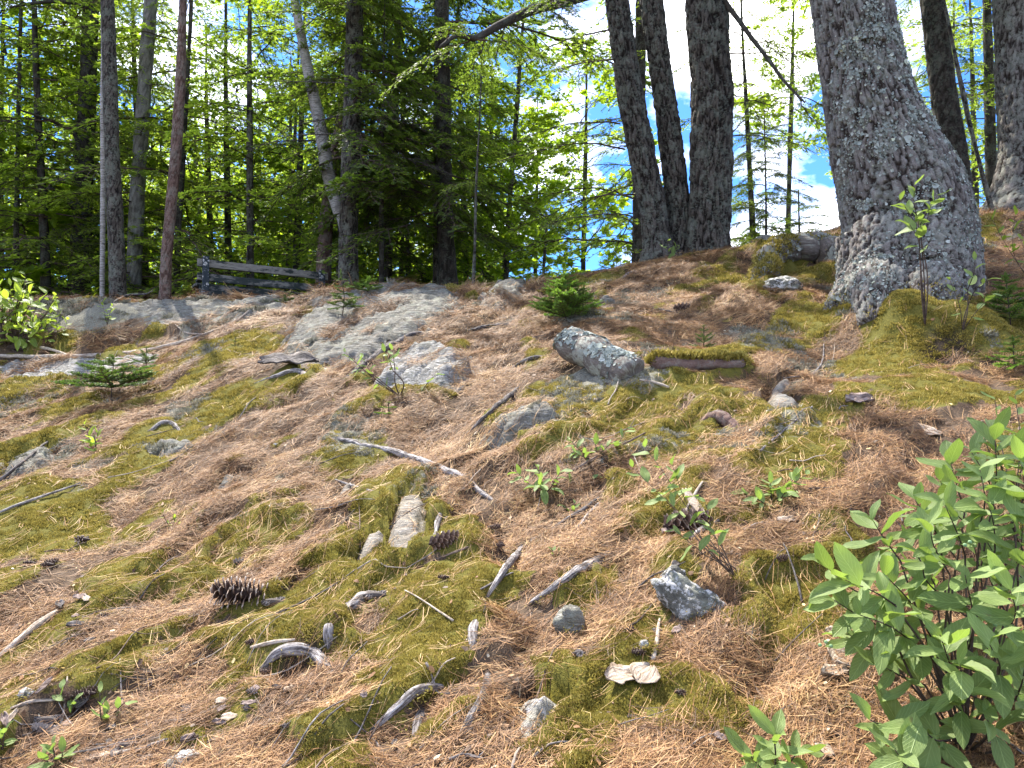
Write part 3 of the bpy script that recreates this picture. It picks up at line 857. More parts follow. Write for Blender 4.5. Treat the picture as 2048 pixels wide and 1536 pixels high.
# ------------------------------------------------------------------ trees
def bark_disp(depth, cw, ch, seed, lobes=0, big=.0):
    def f(th, s, pos, tc):
        q = np.stack([tc[:, 0] / cw, tc[:, 1] / cw, tc[:, 2] / ch], 1)
        q = q + (np.stack([vn3(q * 1.7, seed + 5), vn3(q * 1.7, seed + 6), vn3(q * 1.7, seed + 7)], 1) - .5) * .9
        f1, f2, idv = worley3(q, seed)
        f.plate = f2 - f1
        d = depth * (sstep(.0, .22, f2 - f1) - .6 + .5 * (idv - .5)) + depth * .8 * (fbm3(q * 3, seed + 9, 3) - .5)
        d = d + big * (fbm3(np.stack([tc[:, 0] * 3, tc[:, 1] * 3, tc[:, 2] * 1.2], 1), seed + 11, 3) - .5)
        return d
    return f

TREES = {}
def tree_trunk(key, name, label, y, prof, H, mat, sides=20, ring=.09, depth=.012, cw=.05, ch=.12, group=None, sink=.25, cat='tree', part_name='trunk', parent=None, seed=None, big=.02, top_r=.3, ylean=0.):
    """prof: (u, v, width px) from the foot upwards.  The trunk goes on above the picture to height H."""
    seed = seed if seed is not None else zlib.crc32(key.encode()) % 97
    pts = []
    for k, (u, v, w) in enumerate(prof):
        p = P(u, v, y); pts.append([*p, w / FPX * y * .5])
    pts = np.array(pts)
    g = top(pts[0, 0], y)
    base = np.array([pts[0, 0], y, g])
    for q in pts:
        q[1] += ylean * (q[2] - g)
    if parent is not None: base = np.array(parent.location)
    dirv = pts[1, :3] - pts[0, :3]
    if pts[0, 2] > g - sink:
        k = (pts[0, 2] - (g - sink)) / max(abs(dirv[2]), .05)
        p0 = pts[0, :3] - dirv * min(k, 3); p0[2] = g - sink
        pts = np.vstack([[*p0, pts[0, 3] * 1.06], pts])
    last = pts[-1, :3]; dv = (pts[-1, :3] - pts[-2, :3]); dv /= np.linalg.norm(dv)
    zt = g + H
    nvis = len(pts)
    if zt > last[2] + .5:
        r0 = pts[-1, 3]
        for f in (.33, .66, 1.0):
            dz = (zt - last[2]) * f
            k = dz * (dv[:2] / max(dv[2], .3)) * (1 - .35 * f)
            pts = np.vstack([pts, [last[0] + k[0], last[1] + k[1], last[2] + dz, r0 * (1 - (1 - top_r) * f)]])
    TREES[key] = pts
    zvis = min(zt, CAMZ + y * .62 + .5)
    # dense rings where the camera can see, sparse above
    sm = resample(pts, 400)
    lo = sm[sm[:, 2] <= zvis]; hi = sm[sm[:, 2] > zvis]
    if len(lo) > 2:
        ln = np.linalg.norm(np.diff(lo[:, :3], axis=0), axis=1).sum()
        lo = resample(lo, max(6, int(ln / ring)))
    sm = np.vstack([lo, hi[::30], hi[-1:]]) if len(hi) > 1 else lo
    sm = sm[np.concatenate([[True], np.linalg.norm(np.diff(sm[:, :3], axis=0), axis=1) > 1e-4])]
    d = bark_disp(depth, cw, ch, seed, big=big)
    V, F, tc = tube(sm[:, :3], sm[:, 3], sides, True, d)
    pl = np.concatenate([d.plate, [.5, .5]])
    root = parent if parent is not None else thing(name, label, cat, base, group)
    me = mesh_np(part_name, V - base, F, mat, None, dict(tc=tc, plate=pl), True)
    o = link(part_name, me, root)
    return root, base, V, tc, o

GT = 'tall trees along the ridge'
# --- bough meshes shared by many trees
def kite(c, d, n, ln, wd):
    """(N) flat kites: base c, direction d, normal n"""
    s = np.cross(d, n); s /= np.linalg.norm(s, axis=1)[:, None] + 1e-9
    ln = ln[:, None]; wd = wd[:, None]
    V = np.stack([c, c + d * ln * .45 + s * wd * .5, c + d * ln, c + d * ln * .45 - s * wd * .5], 1).reshape(-1, 3)
    Q = np.arange(len(c) * 4).reshape(-1, 4)
    return V, Q

def unit(v): return v / (np.linalg.norm(v, axis=-1, keepdims=True) + 1e-12)

LEAFFAT = [1.0]
def make_bough(seed, kind, Lg=2.0, dens=1.0):
    g = np.random.default_rng(seed); fat = LEAFFAT[0]
    acc = Acc()
    n = 14
    t = np.linspace(0, 1, n)
    droop = {'hemlock': .32, 'pine': .10, 'maple': .12, 'dead': .25}[kind] * Lg
    ax = np.stack([t * Lg, np.cumsum(g.normal(0, .012, n)) * Lg, .10 * Lg * t - droop * t ** 2.2 + np.cumsum(g.normal(0, .006, n)) * Lg], 1)
    V, F, tc = tube(ax, np.linspace(.016, .003, n) * (Lg / 2) ** .8, 5)
    acc.add(V, F, 0, tc=tc)
    nt = int({'hemlock': 40, 'pine': 26, 'maple': 22, 'dead': 22}[kind] * dens)
    ts = np.sort(g.uniform(.12, 1, nt))
    leafC, leafD, leafN, leafL, leafW, tint = [], [], [], [], [], []
    for k, tt in enumerate(ts):
        base = np.array([np.interp(tt, t, ax[:, i]) for i in range(3)])
        side = 1 if k % 2 else -1
        ang = side * g.uniform(.7, 1.15) * (1 - .45 * tt)
        tl = Lg * g.uniform(.22, .40) * (1.12 - tt) * (0.5 + min(1, tt * 3) * .5) + .08
        up = {'hemlock': -.12, 'pine': .25, 'maple': .1, 'dead': -.1}[kind] + g.normal(0, .12)
        d = np.array([math.cos(ang), math.sin(ang), up]); d /= np.linalg.norm(d)
        m = 6
        q = np.linspace(0, 1, m)[:, None]
        tw = base + d * tl * q + np.array([0, 0, -1]) * (q ** 2) * tl * {'hemlock': .25, 'pine': -.15, 'maple': .1, 'dead': .2}[kind] + np.cumsum(g.normal(0, .012, (m, 3)), 0) * tl
        V, F, tc = tube(tw, np.linspace(.006, .0018, m) * (Lg / 2) ** .5, 3, False)
        acc.add(V, F, 0, tc=tc)
        if kind == 'dead':
            for _ in range(4):
                a = g.uniform(.3, 1); p0 = tw[0] * (1 - a) + tw[-1] * a
                dd = unit(d + g.normal(0, .6, 3))
                V, F, tc = tube(np.array([p0, p0 + dd * tl * .2 + g.normal(0, .01, 3), p0 + dd * tl * .4]), [.003, .002, .001], 3, False)
                acc.add(V, F, 0, tc=tc)
            continue
        if kind == 'hemlock':
            ns = max(4, int(tl / .030 * dens))
            a = np.concatenate([g.uniform(.05, 1, ns), [1., 1.]])
            ns = len(a)
            p0 = np.stack([np.interp(a, q[:, 0], tw[:, i]) for i in range(3)], 1)
            sd = np.where(np.arange(ns) % 2, 1, -1) * g.uniform(.3, 1.15, ns)
            perp = np.array([-d[1], d[0], 0])
            dd = unit(d * np.cos(sd)[:, None] + perp * np.sin(sd)[:, None] + np.stack([g.normal(0, .12, ns), g.normal(0, .12, ns), g.normal(-.15, .16, ns)], 1))
            nn = unit(np.stack([g.normal(0, .35, ns), g.normal(0, .35, ns), np.ones(ns)], 1))
            ll = g.uniform(.05, .115, ns) * (1.1 - .4 * a)
            # each sprig: three needle-covered lobes
            for off, sc, wd in ((0, 1, .30), (.55, .62, .34), (-.55, .62, .34)):
                pp = np.cross(nn, dd)
                d2 = unit(dd * math.cos(off) + pp * math.sin(off))
                leafC.append(p0 + dd * (ll * .25 * (off != 0))[:, None]); leafD.append(d2); leafN.append(nn); leafL.append(ll * sc); leafW.append(ll * sc * wd)
                tint.append(np.clip(g.normal(.4, .2, ns) + .25 * (a > .9), 0, 1))
        elif kind == 'pine':
            for a in np.linspace(.35, 1, max(2, int(tl / .10))):
                c = np.array([np.interp(a, q[:, 0], tw[:, i]) for i in range(3)])
                k2 = int(24 * dens)
                dd = unit(d + g.normal(0, .75, (k2, 3)) + np.array([0, 0, .1]))
                leafC.append(np.repeat(c[None], k2, 0)); leafD.append(dd); leafN.append(unit(g.normal(0, 1, (k2, 3))))
                leafL.append(g.uniform(.07, .12, k2)); leafW.append(np.full(k2, .0065)); tint.append(np.clip(g.normal(.5, .22, k2), 0, 1))
        elif kind == 'maple':
            k2 = int(7 * dens)
            a = g.uniform(.25, 1.05, k2)
            c = tw[0] + (tw[-1] - tw[0]) * a[:, None] + g.normal(0, .035, (k2, 3))
            dd = unit(d + g.normal(0, .6, (k2, 3)) - np.array([0, 0, .25]))
            nn = unit(np.stack([g.normal(0, .5, k2), g.normal(0, .5, k2), np.ones(k2)], 1))
            ll = g.uniform(.075, .125, k2)
            tt_ = np.clip(g.normal(.5, .25, k2), 0, 1)
            for off, sc, wd in ((0, 1, .42), (.75, .75, .40), (-.75, .75, .40), (1.5, .45, .5), (-1.5, .45, .5)):
                pp = np.cross(nn, dd); d2 = unit(dd * math.cos(off) + pp * math.sin(off))
                leafC.append(c + nn * off * .0012); leafD.append(d2); leafN.append(nn); leafL.append(ll * sc); leafW.append(ll * sc * wd); tint.append(tt_)
    if leafC:
        V, Q = kite(np.vstack(leafC), np.vstack(leafD), np.vstack(leafN), np.concatenate(leafL) * fat, np.concatenate(leafW) * fat)
        acc.add(V, Q, 1, tint=np.repeat(np.concatenate(tint), 4))
    return acc

BOUGH = {}
def bough_set(key, kind, n, mats, seed, Lg=2.0, dens=1.0):
    BOUGH[key] = [make_bough(seed + i, kind, Lg, dens).mesh('bough', mats) for i in range(n)]
for _b in ('hemlock_leaf', 'sunlit_hemlock_leaf', 'pine_leaf', 'maple_leaf'): pass
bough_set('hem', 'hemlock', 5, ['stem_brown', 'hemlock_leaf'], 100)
bough_set('hemb', 'hemlock', 4, ['stem_brown', 'sunlit_hemlock_leaf'], 120)
bough_set('hemsparse', 'hemlock', 4, ['stem_brown', 'sunlit_hemlock_leaf'], 140, 2.0, .62)
bough_set('pine', 'pine', 4, ['brown_twig', 'pine_leaf'], 160)
bough_set('maple', 'maple', 5, ['stem_brown', 'maple_leaf'], 180, 2.0, 1.3)
bough_set('dead', 'dead', 3, ['dark_root'], 200)

CROWN = {}
def crown_set(key, kind, n, mats, seed, H=9.0, nb=46, dens=.52, l0=1.7, l1=3.0, up=(-.3, .1), fat=1.7):
    CROWN[key] = []
    for i in range(n):
        g = np.random.default_rng(seed + i)
        acc = Acc()
        vs = [make_bough(seed * 3 + i * 7 + q, kind, 2.0, dens) for q in range(3)]
        for k in range(nb):
            f = (k + g.uniform(0, 1)) / nb
            a = vs[k % 3]; V = np.vstack(a.V)
            tn = np.concatenate(a.A['tint']) if 'tint' in a.A else np.zeros(len(V)); tcv = np.concatenate(a.A['tc'])
            ln = g.uniform(l0, l1) * (1 - .5 * f) / 2.0
            Vs = V * ln
            M = np.array(Matrix.Translation((0, 0, .3 + f * H)) @ Matrix.Rotation(k * 2.39996 + g.normal(0, .3), 4, 'Z') @ Matrix.Rotation(-g.uniform(*up), 4, 'Y') @ Matrix.Rotation(g.normal(0, .25), 4, 'X'))
            Vs = Vs @ M[:3, :3].T + M[:3, 3]
            for F, m in zip(a.F, a.M):
                pass
            o0 = acc.n
            acc.V.append(Vs); acc.n += len(Vs)
            for F, m in zip(a.F, a.M):
                acc.F.append(F + o0); acc.M.append(m)
            acc.A.setdefault('tint', []).append(np.clip(tn + g.normal(0, .12), 0, 1)); acc.A.setdefault('tc', []).append(tcv)
        CROWN[key].append(acc.mesh('crown', mats))
LEAFFAT[0] = 1.5
crown_set('hemb', 'hemlock', 3, ['stem_brown', 'sunlit_hemlock_leaf'], 300)
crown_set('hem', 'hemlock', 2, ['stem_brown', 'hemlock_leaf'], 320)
crown_set('maple', 'maple', 3, ['stem_brown', 'maple_leaf'], 340, 8.0, 50, .75, up=(-.1, .5))
LEAFFAT[0] = 1.0
HOLES = []  # gaps cut in the crowns to let sun onto chosen spots
for u, v, rp in [(950, 830, 95), (880, 900, 75), (840, 980, 60), (740, 1050, 75), (640, 1080, 45), (180, 745, 150), (60, 590, 110), (1370, 620, 80), (1480, 640, 60), (650, 575, 60), (820, 700, 70), (120, 1200, 60), (480, 1140, 50), (1900, 800, 70), (1640, 660, 50), (1560, 610, 40), (1000, 640, 40), (520, 700, 50), (300, 760, 90)]:
    c = at(u, v); HOLES.append((c, rp / FPX * c[1]))
_c = P(50, 600, 8.2); HOLES.append((_c, .95))
def shades_hole(pts, m=.12):
    for c, r in HOLES:
        w = pts - c
        t = w @ SUN
        if (np.linalg.norm(w - t[:, None] * SUN, axis=1)[t > .3] < r + m).any():
            return True
    return False

NB = [0]
def add_bough(root, base, p, az, pitch, length, key, idx, roll=0.0, holes=True, name='bough'):
    me = BOUGH[key][idx % len(BOUGH[key])]
    s = length / 2.0
    M = Matrix.Rotation(az, 4, 'Z') @ Matrix.Rotation(-pitch, 4, 'Y') @ Matrix.Rotation(roll, 4, 'X')
    if holes:
        x = np.linspace(.1, 1, 8)
        q = np.array([list(Vector(p) + (M @ Vector((length * a, 0, -.16 * length * a * a)))) for a in x])
        if shades_hole(q, .12 + .28 * length): return None
    M = Matrix.Translation(Vector(p) - Vector(base)) @ M @ Matrix.Diagonal((s, s, s, 1))
    NB[0] += 1
    return link(name, me, root, M)

def trunk_at(key, z):
    t = TREES[key]
    return np.array([np.interp(z, t[:, 2], t[:, k]) for k in range(3)])

def crown(root, base, key, kind, z0, z1, n, len0, len1, azr=(0, 2 * math.pi), pitch=(-.15, .15), seed=0, holes=True, taper=True):
    g = np.random.default_rng(seed + 500)
    for i in range(n):
        f = (i + g.uniform(0, 1)) / n
        z = base[2] + z0 + (z1 - z0) * f
        az = azr[0] + (azr[1] - azr[0]) * ((i * .618034 + g.uniform(-.08, .08)) % 1.0)
        ln = g.uniform(len0, len1) * ((1 - .65 * f) if taper else 1)
        add_bough(root, base, trunk_at(key, z), az, g.uniform(*pitch), ln, kind, int(g.integers(0, 99)), g.normal(0, .2), holes)

# --- the big leaning pine
root, base, V, tc, o = tree_trunk('bigpine', 'pine_tree', 'huge leaning pine with scaly grey lichened bark, the thickest trunk in the picture', 5.95,
    [(1824, 640, 256), (1822, 590, 250), (1821, 500, 244), (1803, 400, 236), (1769, 300, 198), (1738, 200, 168), (1718, 100, 156), (1701, 0, 150)], 17, 'pine_bark', sides=240, ring=.012, depth=.024, cw=.040, ch=.16, seed=11, big=.06, sink=.5, top_r=.35)
BIGPINE = (root, base)
# root spurs at its foot
for (pts, wd) in [([(1765, 470, 5.72), (1755, 560, 5.55), (1760, 625, 5.32), (1755, 690, 5.1)], [130, 120, 110, 70]),
                  ([(1710, 480, 5.8), (1705, 570, 5.7), (1680, 615, 5.6), (1640, 650, 5.45)], [76, 70, 56, 30]),
                  ([(1850, 480, 5.65), (1860, 570, 5.5), (1850, 630, 5.3), (1830, 690, 5.1)], [150, 140, 120, 80])]:
    q = np.array([[*P(u, v, y), w / FPX * y * .5] for (u, v, y), w in zip(pts, wd)])
    for k in (2, 3): q[k, 2] = top(q[k, 0], q[k, 1]) + (0.02 if k == 2 else -.14)
    q = resample(q, 90)
    d = bark_disp(.017, .034, .10, 13, big=.08)
    Vr, Fr, tr = tube(q[:, :3], q[:, 3], 110, True, d)
    ro_ = link('root', mesh_np('root', Vr - base, Fr, 'pine_bark', None, dict(tc=tr, plate=np.concatenate([d.plate, [.5, .5]])), True), root)
# lichen scales on the bark
def lichen_scales(V, mesh, base, root, n, size, seed, zmax=99, face=None, mat='bark_lichen'):
    g = np.random.default_rng(seed)
    me = mesh
    nv = len(me.vertices)
    co = np.empty(nv * 3, np.float32); me.vertices.foreach_get('co', co); co = co.reshape(-1, 3).astype(float)
    no = np.empty(nv * 3, np.float32); me.vertices.foreach_get('normal', no); no = no.reshape(-1, 3).astype(float)
    w = .6 * fbm3(co * 2.6, seed, 4) + .4 * fbm3(co * 9, seed + 3, 2)
    w = sstep(.47, .58, w) + .05
    w *= (co[:, 2] + base[2] < zmax)
    if face is not None: w = w * face(co, no)
    idx = g.choice(nv, n, p=w / w.sum())
    c = co[idx]; nr = no[idx]
    k = 7
    t1 = unit(np.cross(nr, g.normal(0, 1, (n, 3)))); t2 = np.cross(nr, t1)
    th = np.linspace(0, 2 * np.pi, k, endpoint=False)
    sz = size * np.exp(g.normal(0, .45, n))
    rad = sz[:, None] * g.uniform(.55, 1.2, (n, k))
    ring = c[:, None] + t1[:, None] * (np.cos(th) * rad)[..., None] + t2[:, None] * (np.sin(th) * rad)[..., None] + nr[:, None] * (g.uniform(.001, .011, (n, k)))[..., None]
    ctr = c + nr * g.uniform(.001, .004, n)[:, None]
    VV = np.concatenate([ring, ctr[:, None]], 1).reshape(-1, 3)
    b0 = (np.arange(n) * (k + 1))[:, None]; j = np.arange(k)[None]
    T = np.stack([b0 + j, b0 + (j + 1) % k, b0 + k + 0 * j], 2).reshape(-1, 3)
    o = link('lichen', mesh_np('lichen', VV, T, mat, None, dict(tint=np.repeat(np.clip(g.normal(.5, .25, n), 0, 1), k + 1))), root)
    o['kind'] = 'stuff'
    return o
lichen_scales(V, o.data, base, root, 9500, .0075, 31, zmax=6.5, face=lambda c, n: np.clip(-n[:, 1] + .35, 0, 1))
for ch in list(root.children):
    if ch.name.startswith('root'):
        lichen_scales(None, ch.data, base, root, 1100, .007, 37)
crown(root, base, 'bigpine', 'pine', 5.6, 16.5, 84, 3.0, 5.6, seed=3, pitch=(-.1, .25))  # boughs above the view, added in number to shade the foreground
# --- the pine's thick surface root, mossy at its end
def rootlike(name, label, cat, pts, mat, sides=14, rough=.18, n=None, y_of=None, lift=.0, seed=1, group=None, flat=1.0, sinkends=True, attach=None):
    """pts (u, v, width px) on the ground; the thing follows the ground there"""
    q = []
    for k, pt in enumerate(pts):
        u, v, w = pt[:3]
        c = att(u, v); r = w / FPX * c[1] * .5
        q.append([c[0], c[1] + r * .3, c[2] + r * (.30 + lift * .7), r * .9])
    q = np.array(q)
    if sinkends:
        q[0, 2] -= q[0, 3] * 1.7; q[-1, 2] -= q[-1, 3] * 1.7
    ln = np.linalg.norm(np.diff(q[:, :3], axis=0), axis=1).sum()
    n = n or int(np.clip(ln / .012, 12, 110))
    s = resample(q, n)
    s[:, 3] = np.maximum(s[:, 3], .0012)
    rm = s[:, 3].mean()
    s[:, :3] += (np.stack([fbm2(np.arange(n) * .12, np.full(n, 3.3 * k + seed), seed + k, 3) for k in range(3)], 1) - .5) * rm * 1.1
    def d(th, ss, pos, tc):
        k = np.stack([tc[:, 0] / rm, tc[:, 1] / rm, tc[:, 2] / rm * .35], 1)
        return rm * rough * 2.4 * (fbm3(k * 1.4 + seed, seed, 4, .6) - .5) + rm * rough * .9 * (np.abs(vn3(np.stack([tc[:, 0] / rm * 3.5, tc[:, 1] / rm * 3.5, tc[:, 2] / rm * .25], 1), seed + 3) - .5) * 2 - .5)
    V, F, tc = tube(s[:, :3], s[:, 3], sides, True, d, flat, True)
    org = q[len(q) // 2, :3].copy()
    me = mesh_np(name, V - org, F, mat, None, dict(tc=tc, plate=np.full(len(V), .5)), True)
    return tag(link(name, me, loc=org), label, cat, group)
GR = 'exposed roots on the slope'
o = rootlike('surface_root', 'thick mossy lichened root running left from the foot of the leaning pine', 'root', [(1720, 530, 90), (1660, 522, 78), (1600, 515, 66), (1550, 528, 58), (1520, 560, 40)], 'log_bark', 30, .16, 90, lift=.45, seed=4, group=GR)
lichen_scales(None, o.data, np.array(o.location), o, 700, .010, 41)

# --- the triple trunk
root, base, V, tc, o = tree_trunk('tri1', 'triple_trunk_tree', 'three dark stems rising from one foot on the crest left of the leaning pine', 8.9,
    [(1416, 515, 96), (1416, 480, 86), (1420, 400, 81), (1424, 200, 80), (1412, 0, 79)], 15, 'grey_bark', sides=130, ring=.025, depth=.034, cw=.045, ch=.19, seed=21, big=.05)
tree_trunk('tri2', 'x', '', 8.9, [(1318, 525, 78), (1313, 480, 54), (1302, 400, 50), (1263, 200, 48), (1234, 0, 45)], 14, 'grey_bark', sides=90, ring=.025, depth=.028, cw=.04, ch=.18, seed=22, parent=root, part_name='trunk', big=.04)
tree_trunk('tri3', 'x', '', 9.05, [(1352, 515, 60), (1357, 480, 44), (1355, 400, 45), (1330, 200, 43), (1302, 0, 43)], 14, 'grey_bark', sides=80, ring=.025, depth=.026, cw=.04, ch=.18, seed=23, parent=root, part_name='trunk', big=.04)
for k in ('tri1', 'tri2', 'tri3'):
    crown(root, base, k, 'hemsparse', 4.2, 13, 34, 2.6, 4.8, seed=zlib.crc32(k.encode()) % 7, pitch=(-.2, .2))  # unseen upper boughs, thickened to shade the slope below
def limb(root, base, pts, mat, sides=8, name='limb', wob=.02):
    q = np.array([[*P(u, v, y), w / FPX * y * .5] for u, v, y, w in pts])
    s = resample(q, 40)
    s[:, :3] += (np.stack([fbm2(np.arange(40) * .2, np.full(40, 2.2 * k), 5 + k, 3) for k in range(3)], 1) - .5) * wob
    V, F, tc = tube(s[:, :3], s[:, 3], sides, True)
    return link(name, mesh_np(name, V - base, F, mat, None, dict(tc=tc, plate=np.full(len(V), .5)), True), root), s
_, s = limb(root, base, [(1215, -30, 8.9, 34), (1130, 3, 8.5, 24), (1060, 22, 8.1, 21), (1000, 50, 7.8, 17), (950, 78, 7.6, 13), (915, 70, 7.5, 10), (880, 95, 7.3, 6)], 'dark_bark')
g = np.random.default_rng(5)
for i in range(8):
    p = s[int(g.integers(8, 39)), :3]
    add_bough(root, base, p, g.uniform(-math.pi, math.pi), g.uniform(-.7, .0), g.uniform(.7, 1.5), 'hem', int(g.integers(0, 9)), g.normal(0, .3), False)
_, s = limb(root, base, [(1440, -10, 8.8, 11), (1480, 45, 8.6, 10), (1530, 110, 8.4, 8), (1570, 165, 8.2, 6), (1610, 205, 8.0, 3)], 'dark_bark')
for i in range(7):
    p = s[int(g.integers(10, 39)), :3]
    add_bough(root, base, p, g.uniform(-1.2, 1.2), g.uniform(-.6, .1), g.uniform(.5, 1.0), 'hemsparse', int(g.integers(0, 9)), g.normal(0, .3), False)
# lacy sprays left and right of the stems, against the sky
for (u, v, az, ln) in [(1240, 250, 3.0, 1.3), (1250, 300, 3.4, 1.5), (1275, 390, 2.9, 1.5), (1265, 430, 3.5, 1.2), (1245, 120, 2.8, 1.4), (1240, 60, 3.3, 1.5), (1460, 110, -.2, 1.2), (1462, 190, .2, 1.1), (1462, 270, -.4, 1.0)]:
    add_bough(root, base, P(u, v, 8.95), az, g.uniform(-.25, .1), ln, 'hemsparse', int(g.integers(0, 9)), g.normal(0, .3), False)

def simple_tree(key, name, label, y, prof, H, mat, kind, cr, **kw):
    """cr: list of crown tuples (kind, z0, z1, n, len0, len1)"""
    root, base, V, tc, o = tree_trunk(key, name, label, y, prof, H, mat, group=GT, **kw)
    for i, c in enumerate(cr):
        crown(root, base, key, c[0], c[1], c[2], c[3], c[4], c[5], seed=len(key) * 7 + i + int(y * 10), azr=c[6] if len(c) > 6 else (0, 2 * math.pi), pitch=c[7] if len(c) > 7 else (-.25, .1), holes=c[1] >= 2.1)
    return root, base

PI = math.pi
simple_tree('r1', 'hemlock_tree', 'dark straight trunk standing just right of the leaning pine', 9.6, [(1915, 395, 58), (1905, 300, 52), (1889, 200, 48), (1864, 0, 45)], 14, 'dark_bark', None,
            [('hem', 1.2, 4.6, 14, .9, 1.7, (-1.0, 1.9)), ('hem', 4.6, 13, 26, 1.6, 3.4)], sides=40, ring=.04, depth=.018)
simple_tree('r2', 'pine_tree', 'thick grey trunk with flared foot at the right edge of the picture', 8.8, [(2062, 420, 190), (2056, 370, 130), (2052, 300, 96), (2046, 200, 90), (2036, 0, 88)], 15, 'pine_bark', None,
            [('pine', 5, 14, 26, 2.2, 4.2)], sides=100, ring=.03, depth=.022, cw=.045, ch=.12, big=.06)
simple_tree('l1', 'hemlock_tree', 'dark trunk with crooked dead limbs near the left edge, behind the slim grey trunk', 15.0, [(160, 560, 42), (165, 420, 36), (172, 250, 34), (178, 120, 31), (182, 0, 29)], 10, 'dark_bark', None,
            [('hemb', .3, 7.5, 70, 1.6, 3.2, (0, 2 * PI), (-.3, .05)), ('hem', 7.5, 9.8, 6, 1.4, 2.4)], sides=24, depth=.015)
simple_tree('l2', 'sapling_tree', 'very slim pale striped sapling left of the slim grey trunk', 11.6, [(204, 600, 9), (206, 400, 9), (205, 200, 8), (206, 0, 7)], 8, 'birch_bark', None, [('maple', 5.2, 7.5, 7, .8, 1.3)], sides=8, depth=.002)
simple_tree('l3', 'pine_tree', 'slim straight grey trunk left of the reddish leaning trunk', 10.9, [(236, 592, 32), (232, 480, 30), (224, 300, 28), (219, 120, 27), (215, 0, 25)], 6.6, 'grey_bark', None,
            [('pine', 2.2, 5.4, 22, 1.2, 2.4, (PI * .4, PI * 1.6)), ('pine', 4.6, 6.4, 10, 1.4, 2.4)], sides=36, ring=.04, depth=.01, cw=.035, ch=.06)
simple_tree('l4', 'pine_tree', 'pale grey trunk leaning right, between the slim grey and the reddish trunks', 14.2, [(268, 560, 28), (274, 400, 28), (284, 250, 27), (294, 100, 26), (302, 0, 25)], 9, 'pale_bark', None,
            [('hemb', .5, 6.4, 60, 1.2, 2.5), ('pine', 6.8, 8.8, 6, 1.4, 2.2)], sides=28, depth=.012, ch=.2)
simple_tree('l5', 'pine_tree', 'reddish brown slender trunk leaning right, just left of the bench', 10.4, [(330, 592, 23), (334, 500, 22), (348, 350, 21), (360, 180, 20), (366, 0, 16)], 6.4, 'red_bark', None,
            [('pine', 4.5, 6.3, 12, 1.2, 2.2)], sides=30, ring=.04, depth=.007, cw=.03, ch=.05)
simple_tree('c1', 'hemlock_tree', 'tall hemlock with drooping dark boughs behind the right end of the bench', 11.4, [(697, 565, 42), (697, 450, 36), (703, 300, 38), (707, 150, 36), (710, 0, 34)], 15, 'grey_bark', None,
            [('hem', 1.9, 5.2, 56, 1.5, 3.0, (-.42 * PI, .92 * PI), (-.35, .05)), ('hem', 3.9, 5.4, 14, 1.5, 2.8, (.9 * PI, 1.55 * PI), (-.2, .1)), ('hem', 5.0, 15.0, 66, 2.6, 4.4)], sides=40, ring=.05, depth=.016, ch=.16)
r_, b_ = simple_tree('c2', 'birch_tree', 'white barked birch leaning left against the tall hemlock behind the bench', 11.85, [(686, 460, 17), (676, 420, 24), (655, 340, 27), (640, 250, 25), (618, 150, 22), (600, 60, 19)], 7.5, 'birch_bark', None, [('maple', 4.6, 7.2, 8, .9, 1.5)], sides=24, ring=.05, depth=.004)
simple_tree('c3', 'pine_tree', 'reddish trunk just behind and left of the tall hemlock by the bench', 12.6, [(646, 575, 30), (652, 450, 28), (668, 340, 27), (690, 200, 24)], 12, 'red_bark', None, [('hem', 2.6, 11, 40, 1.6, 2.8, (0, PI))], sides=24, depth=.012, ch=.16)
simple_tree('c4', 'sapling_tree', 'thin dark sapling trunk right of the tall hemlock', 11.5, [(763, 568, 10), (763, 400, 9), (766, 250, 7), (768, 120, 5)], 6, 'dark_bark', None, [('hem', 1.6, 5.5, 16, .6, 1.3)], sides=10, depth=.003)
simple_tree('c5', 'hemlock_tree', 'stout dark hemlock standing behind the crest in the centre', 12.0, [(899, 590, 40), (892, 480, 34), (888, 350, 32), (886, 200, 30), (884, 0, 26)], 13, 'dark_bark', None,
            [('hem', 1.5, 5.2, 52, 1.3, 2.7, (0, 2 * PI), (-.35, .05)), ('hem', 4.8, 13.0, 46, 2.2, 3.8)], sides=28, depth=.016)
simple_tree('c6', 'sapling_tree', 'slender brown trunk touching the stout dark hemlock on its left', 13.0, [(872, 585, 14), (872, 400, 13), (872, 200, 11)], 8, 'grey_bark', None, [('hem', 2.5, 7.5, 12, .8, 1.6)], sides=12, depth=.004)
simple_tree('c7', 'sapling_tree', 'thin mottled sapling trunk on the crest right of the stout dark hemlock', 9.6, [(946, 585, 7), (950, 480, 6), (952, 380, 5), (958, 260, 3)], 3.2, 'grey_bark', None, [('hemb', 1.2, 3.1, 12, .4, .9)], sides=9, depth=.002)
simple_tree('c8', 'hemlock_tree', 'slim olive trunk half hidden behind the triple stems', 11.0, [(1274, 540, 23), (1276, 400, 22), (1280, 200, 22), (1282, 0, 20)], 12, 'dark_bark', None,
            [('hemsparse', .4, 5.4, 36, 1.0, 2.2, (.5 * PI, 1.5 * PI)), ('hemsparse', 5.0, 11.5, 14, 1.3, 2.4)], sides=18, depth=.012)
simple_tree('m1', 'spruce_tree', 'thin pole trunk with sparse drooping twigs right of the triple stems', 11.2, [(1507, 500, 12), (1500, 350, 11), (1492, 200, 9), (1486, 90, 7), (1482, 0, 5)], 6.5, 'grey_bark', None, [('hem', .3, 3.2, 30, .5, 1.2, (0, 2 * PI), (-.3, .1)), ('hemsparse', 2.0, 6.2, 40, .8, 1.6, (0, 2 * PI), (-.3, .1))], sides=10, depth=.003)
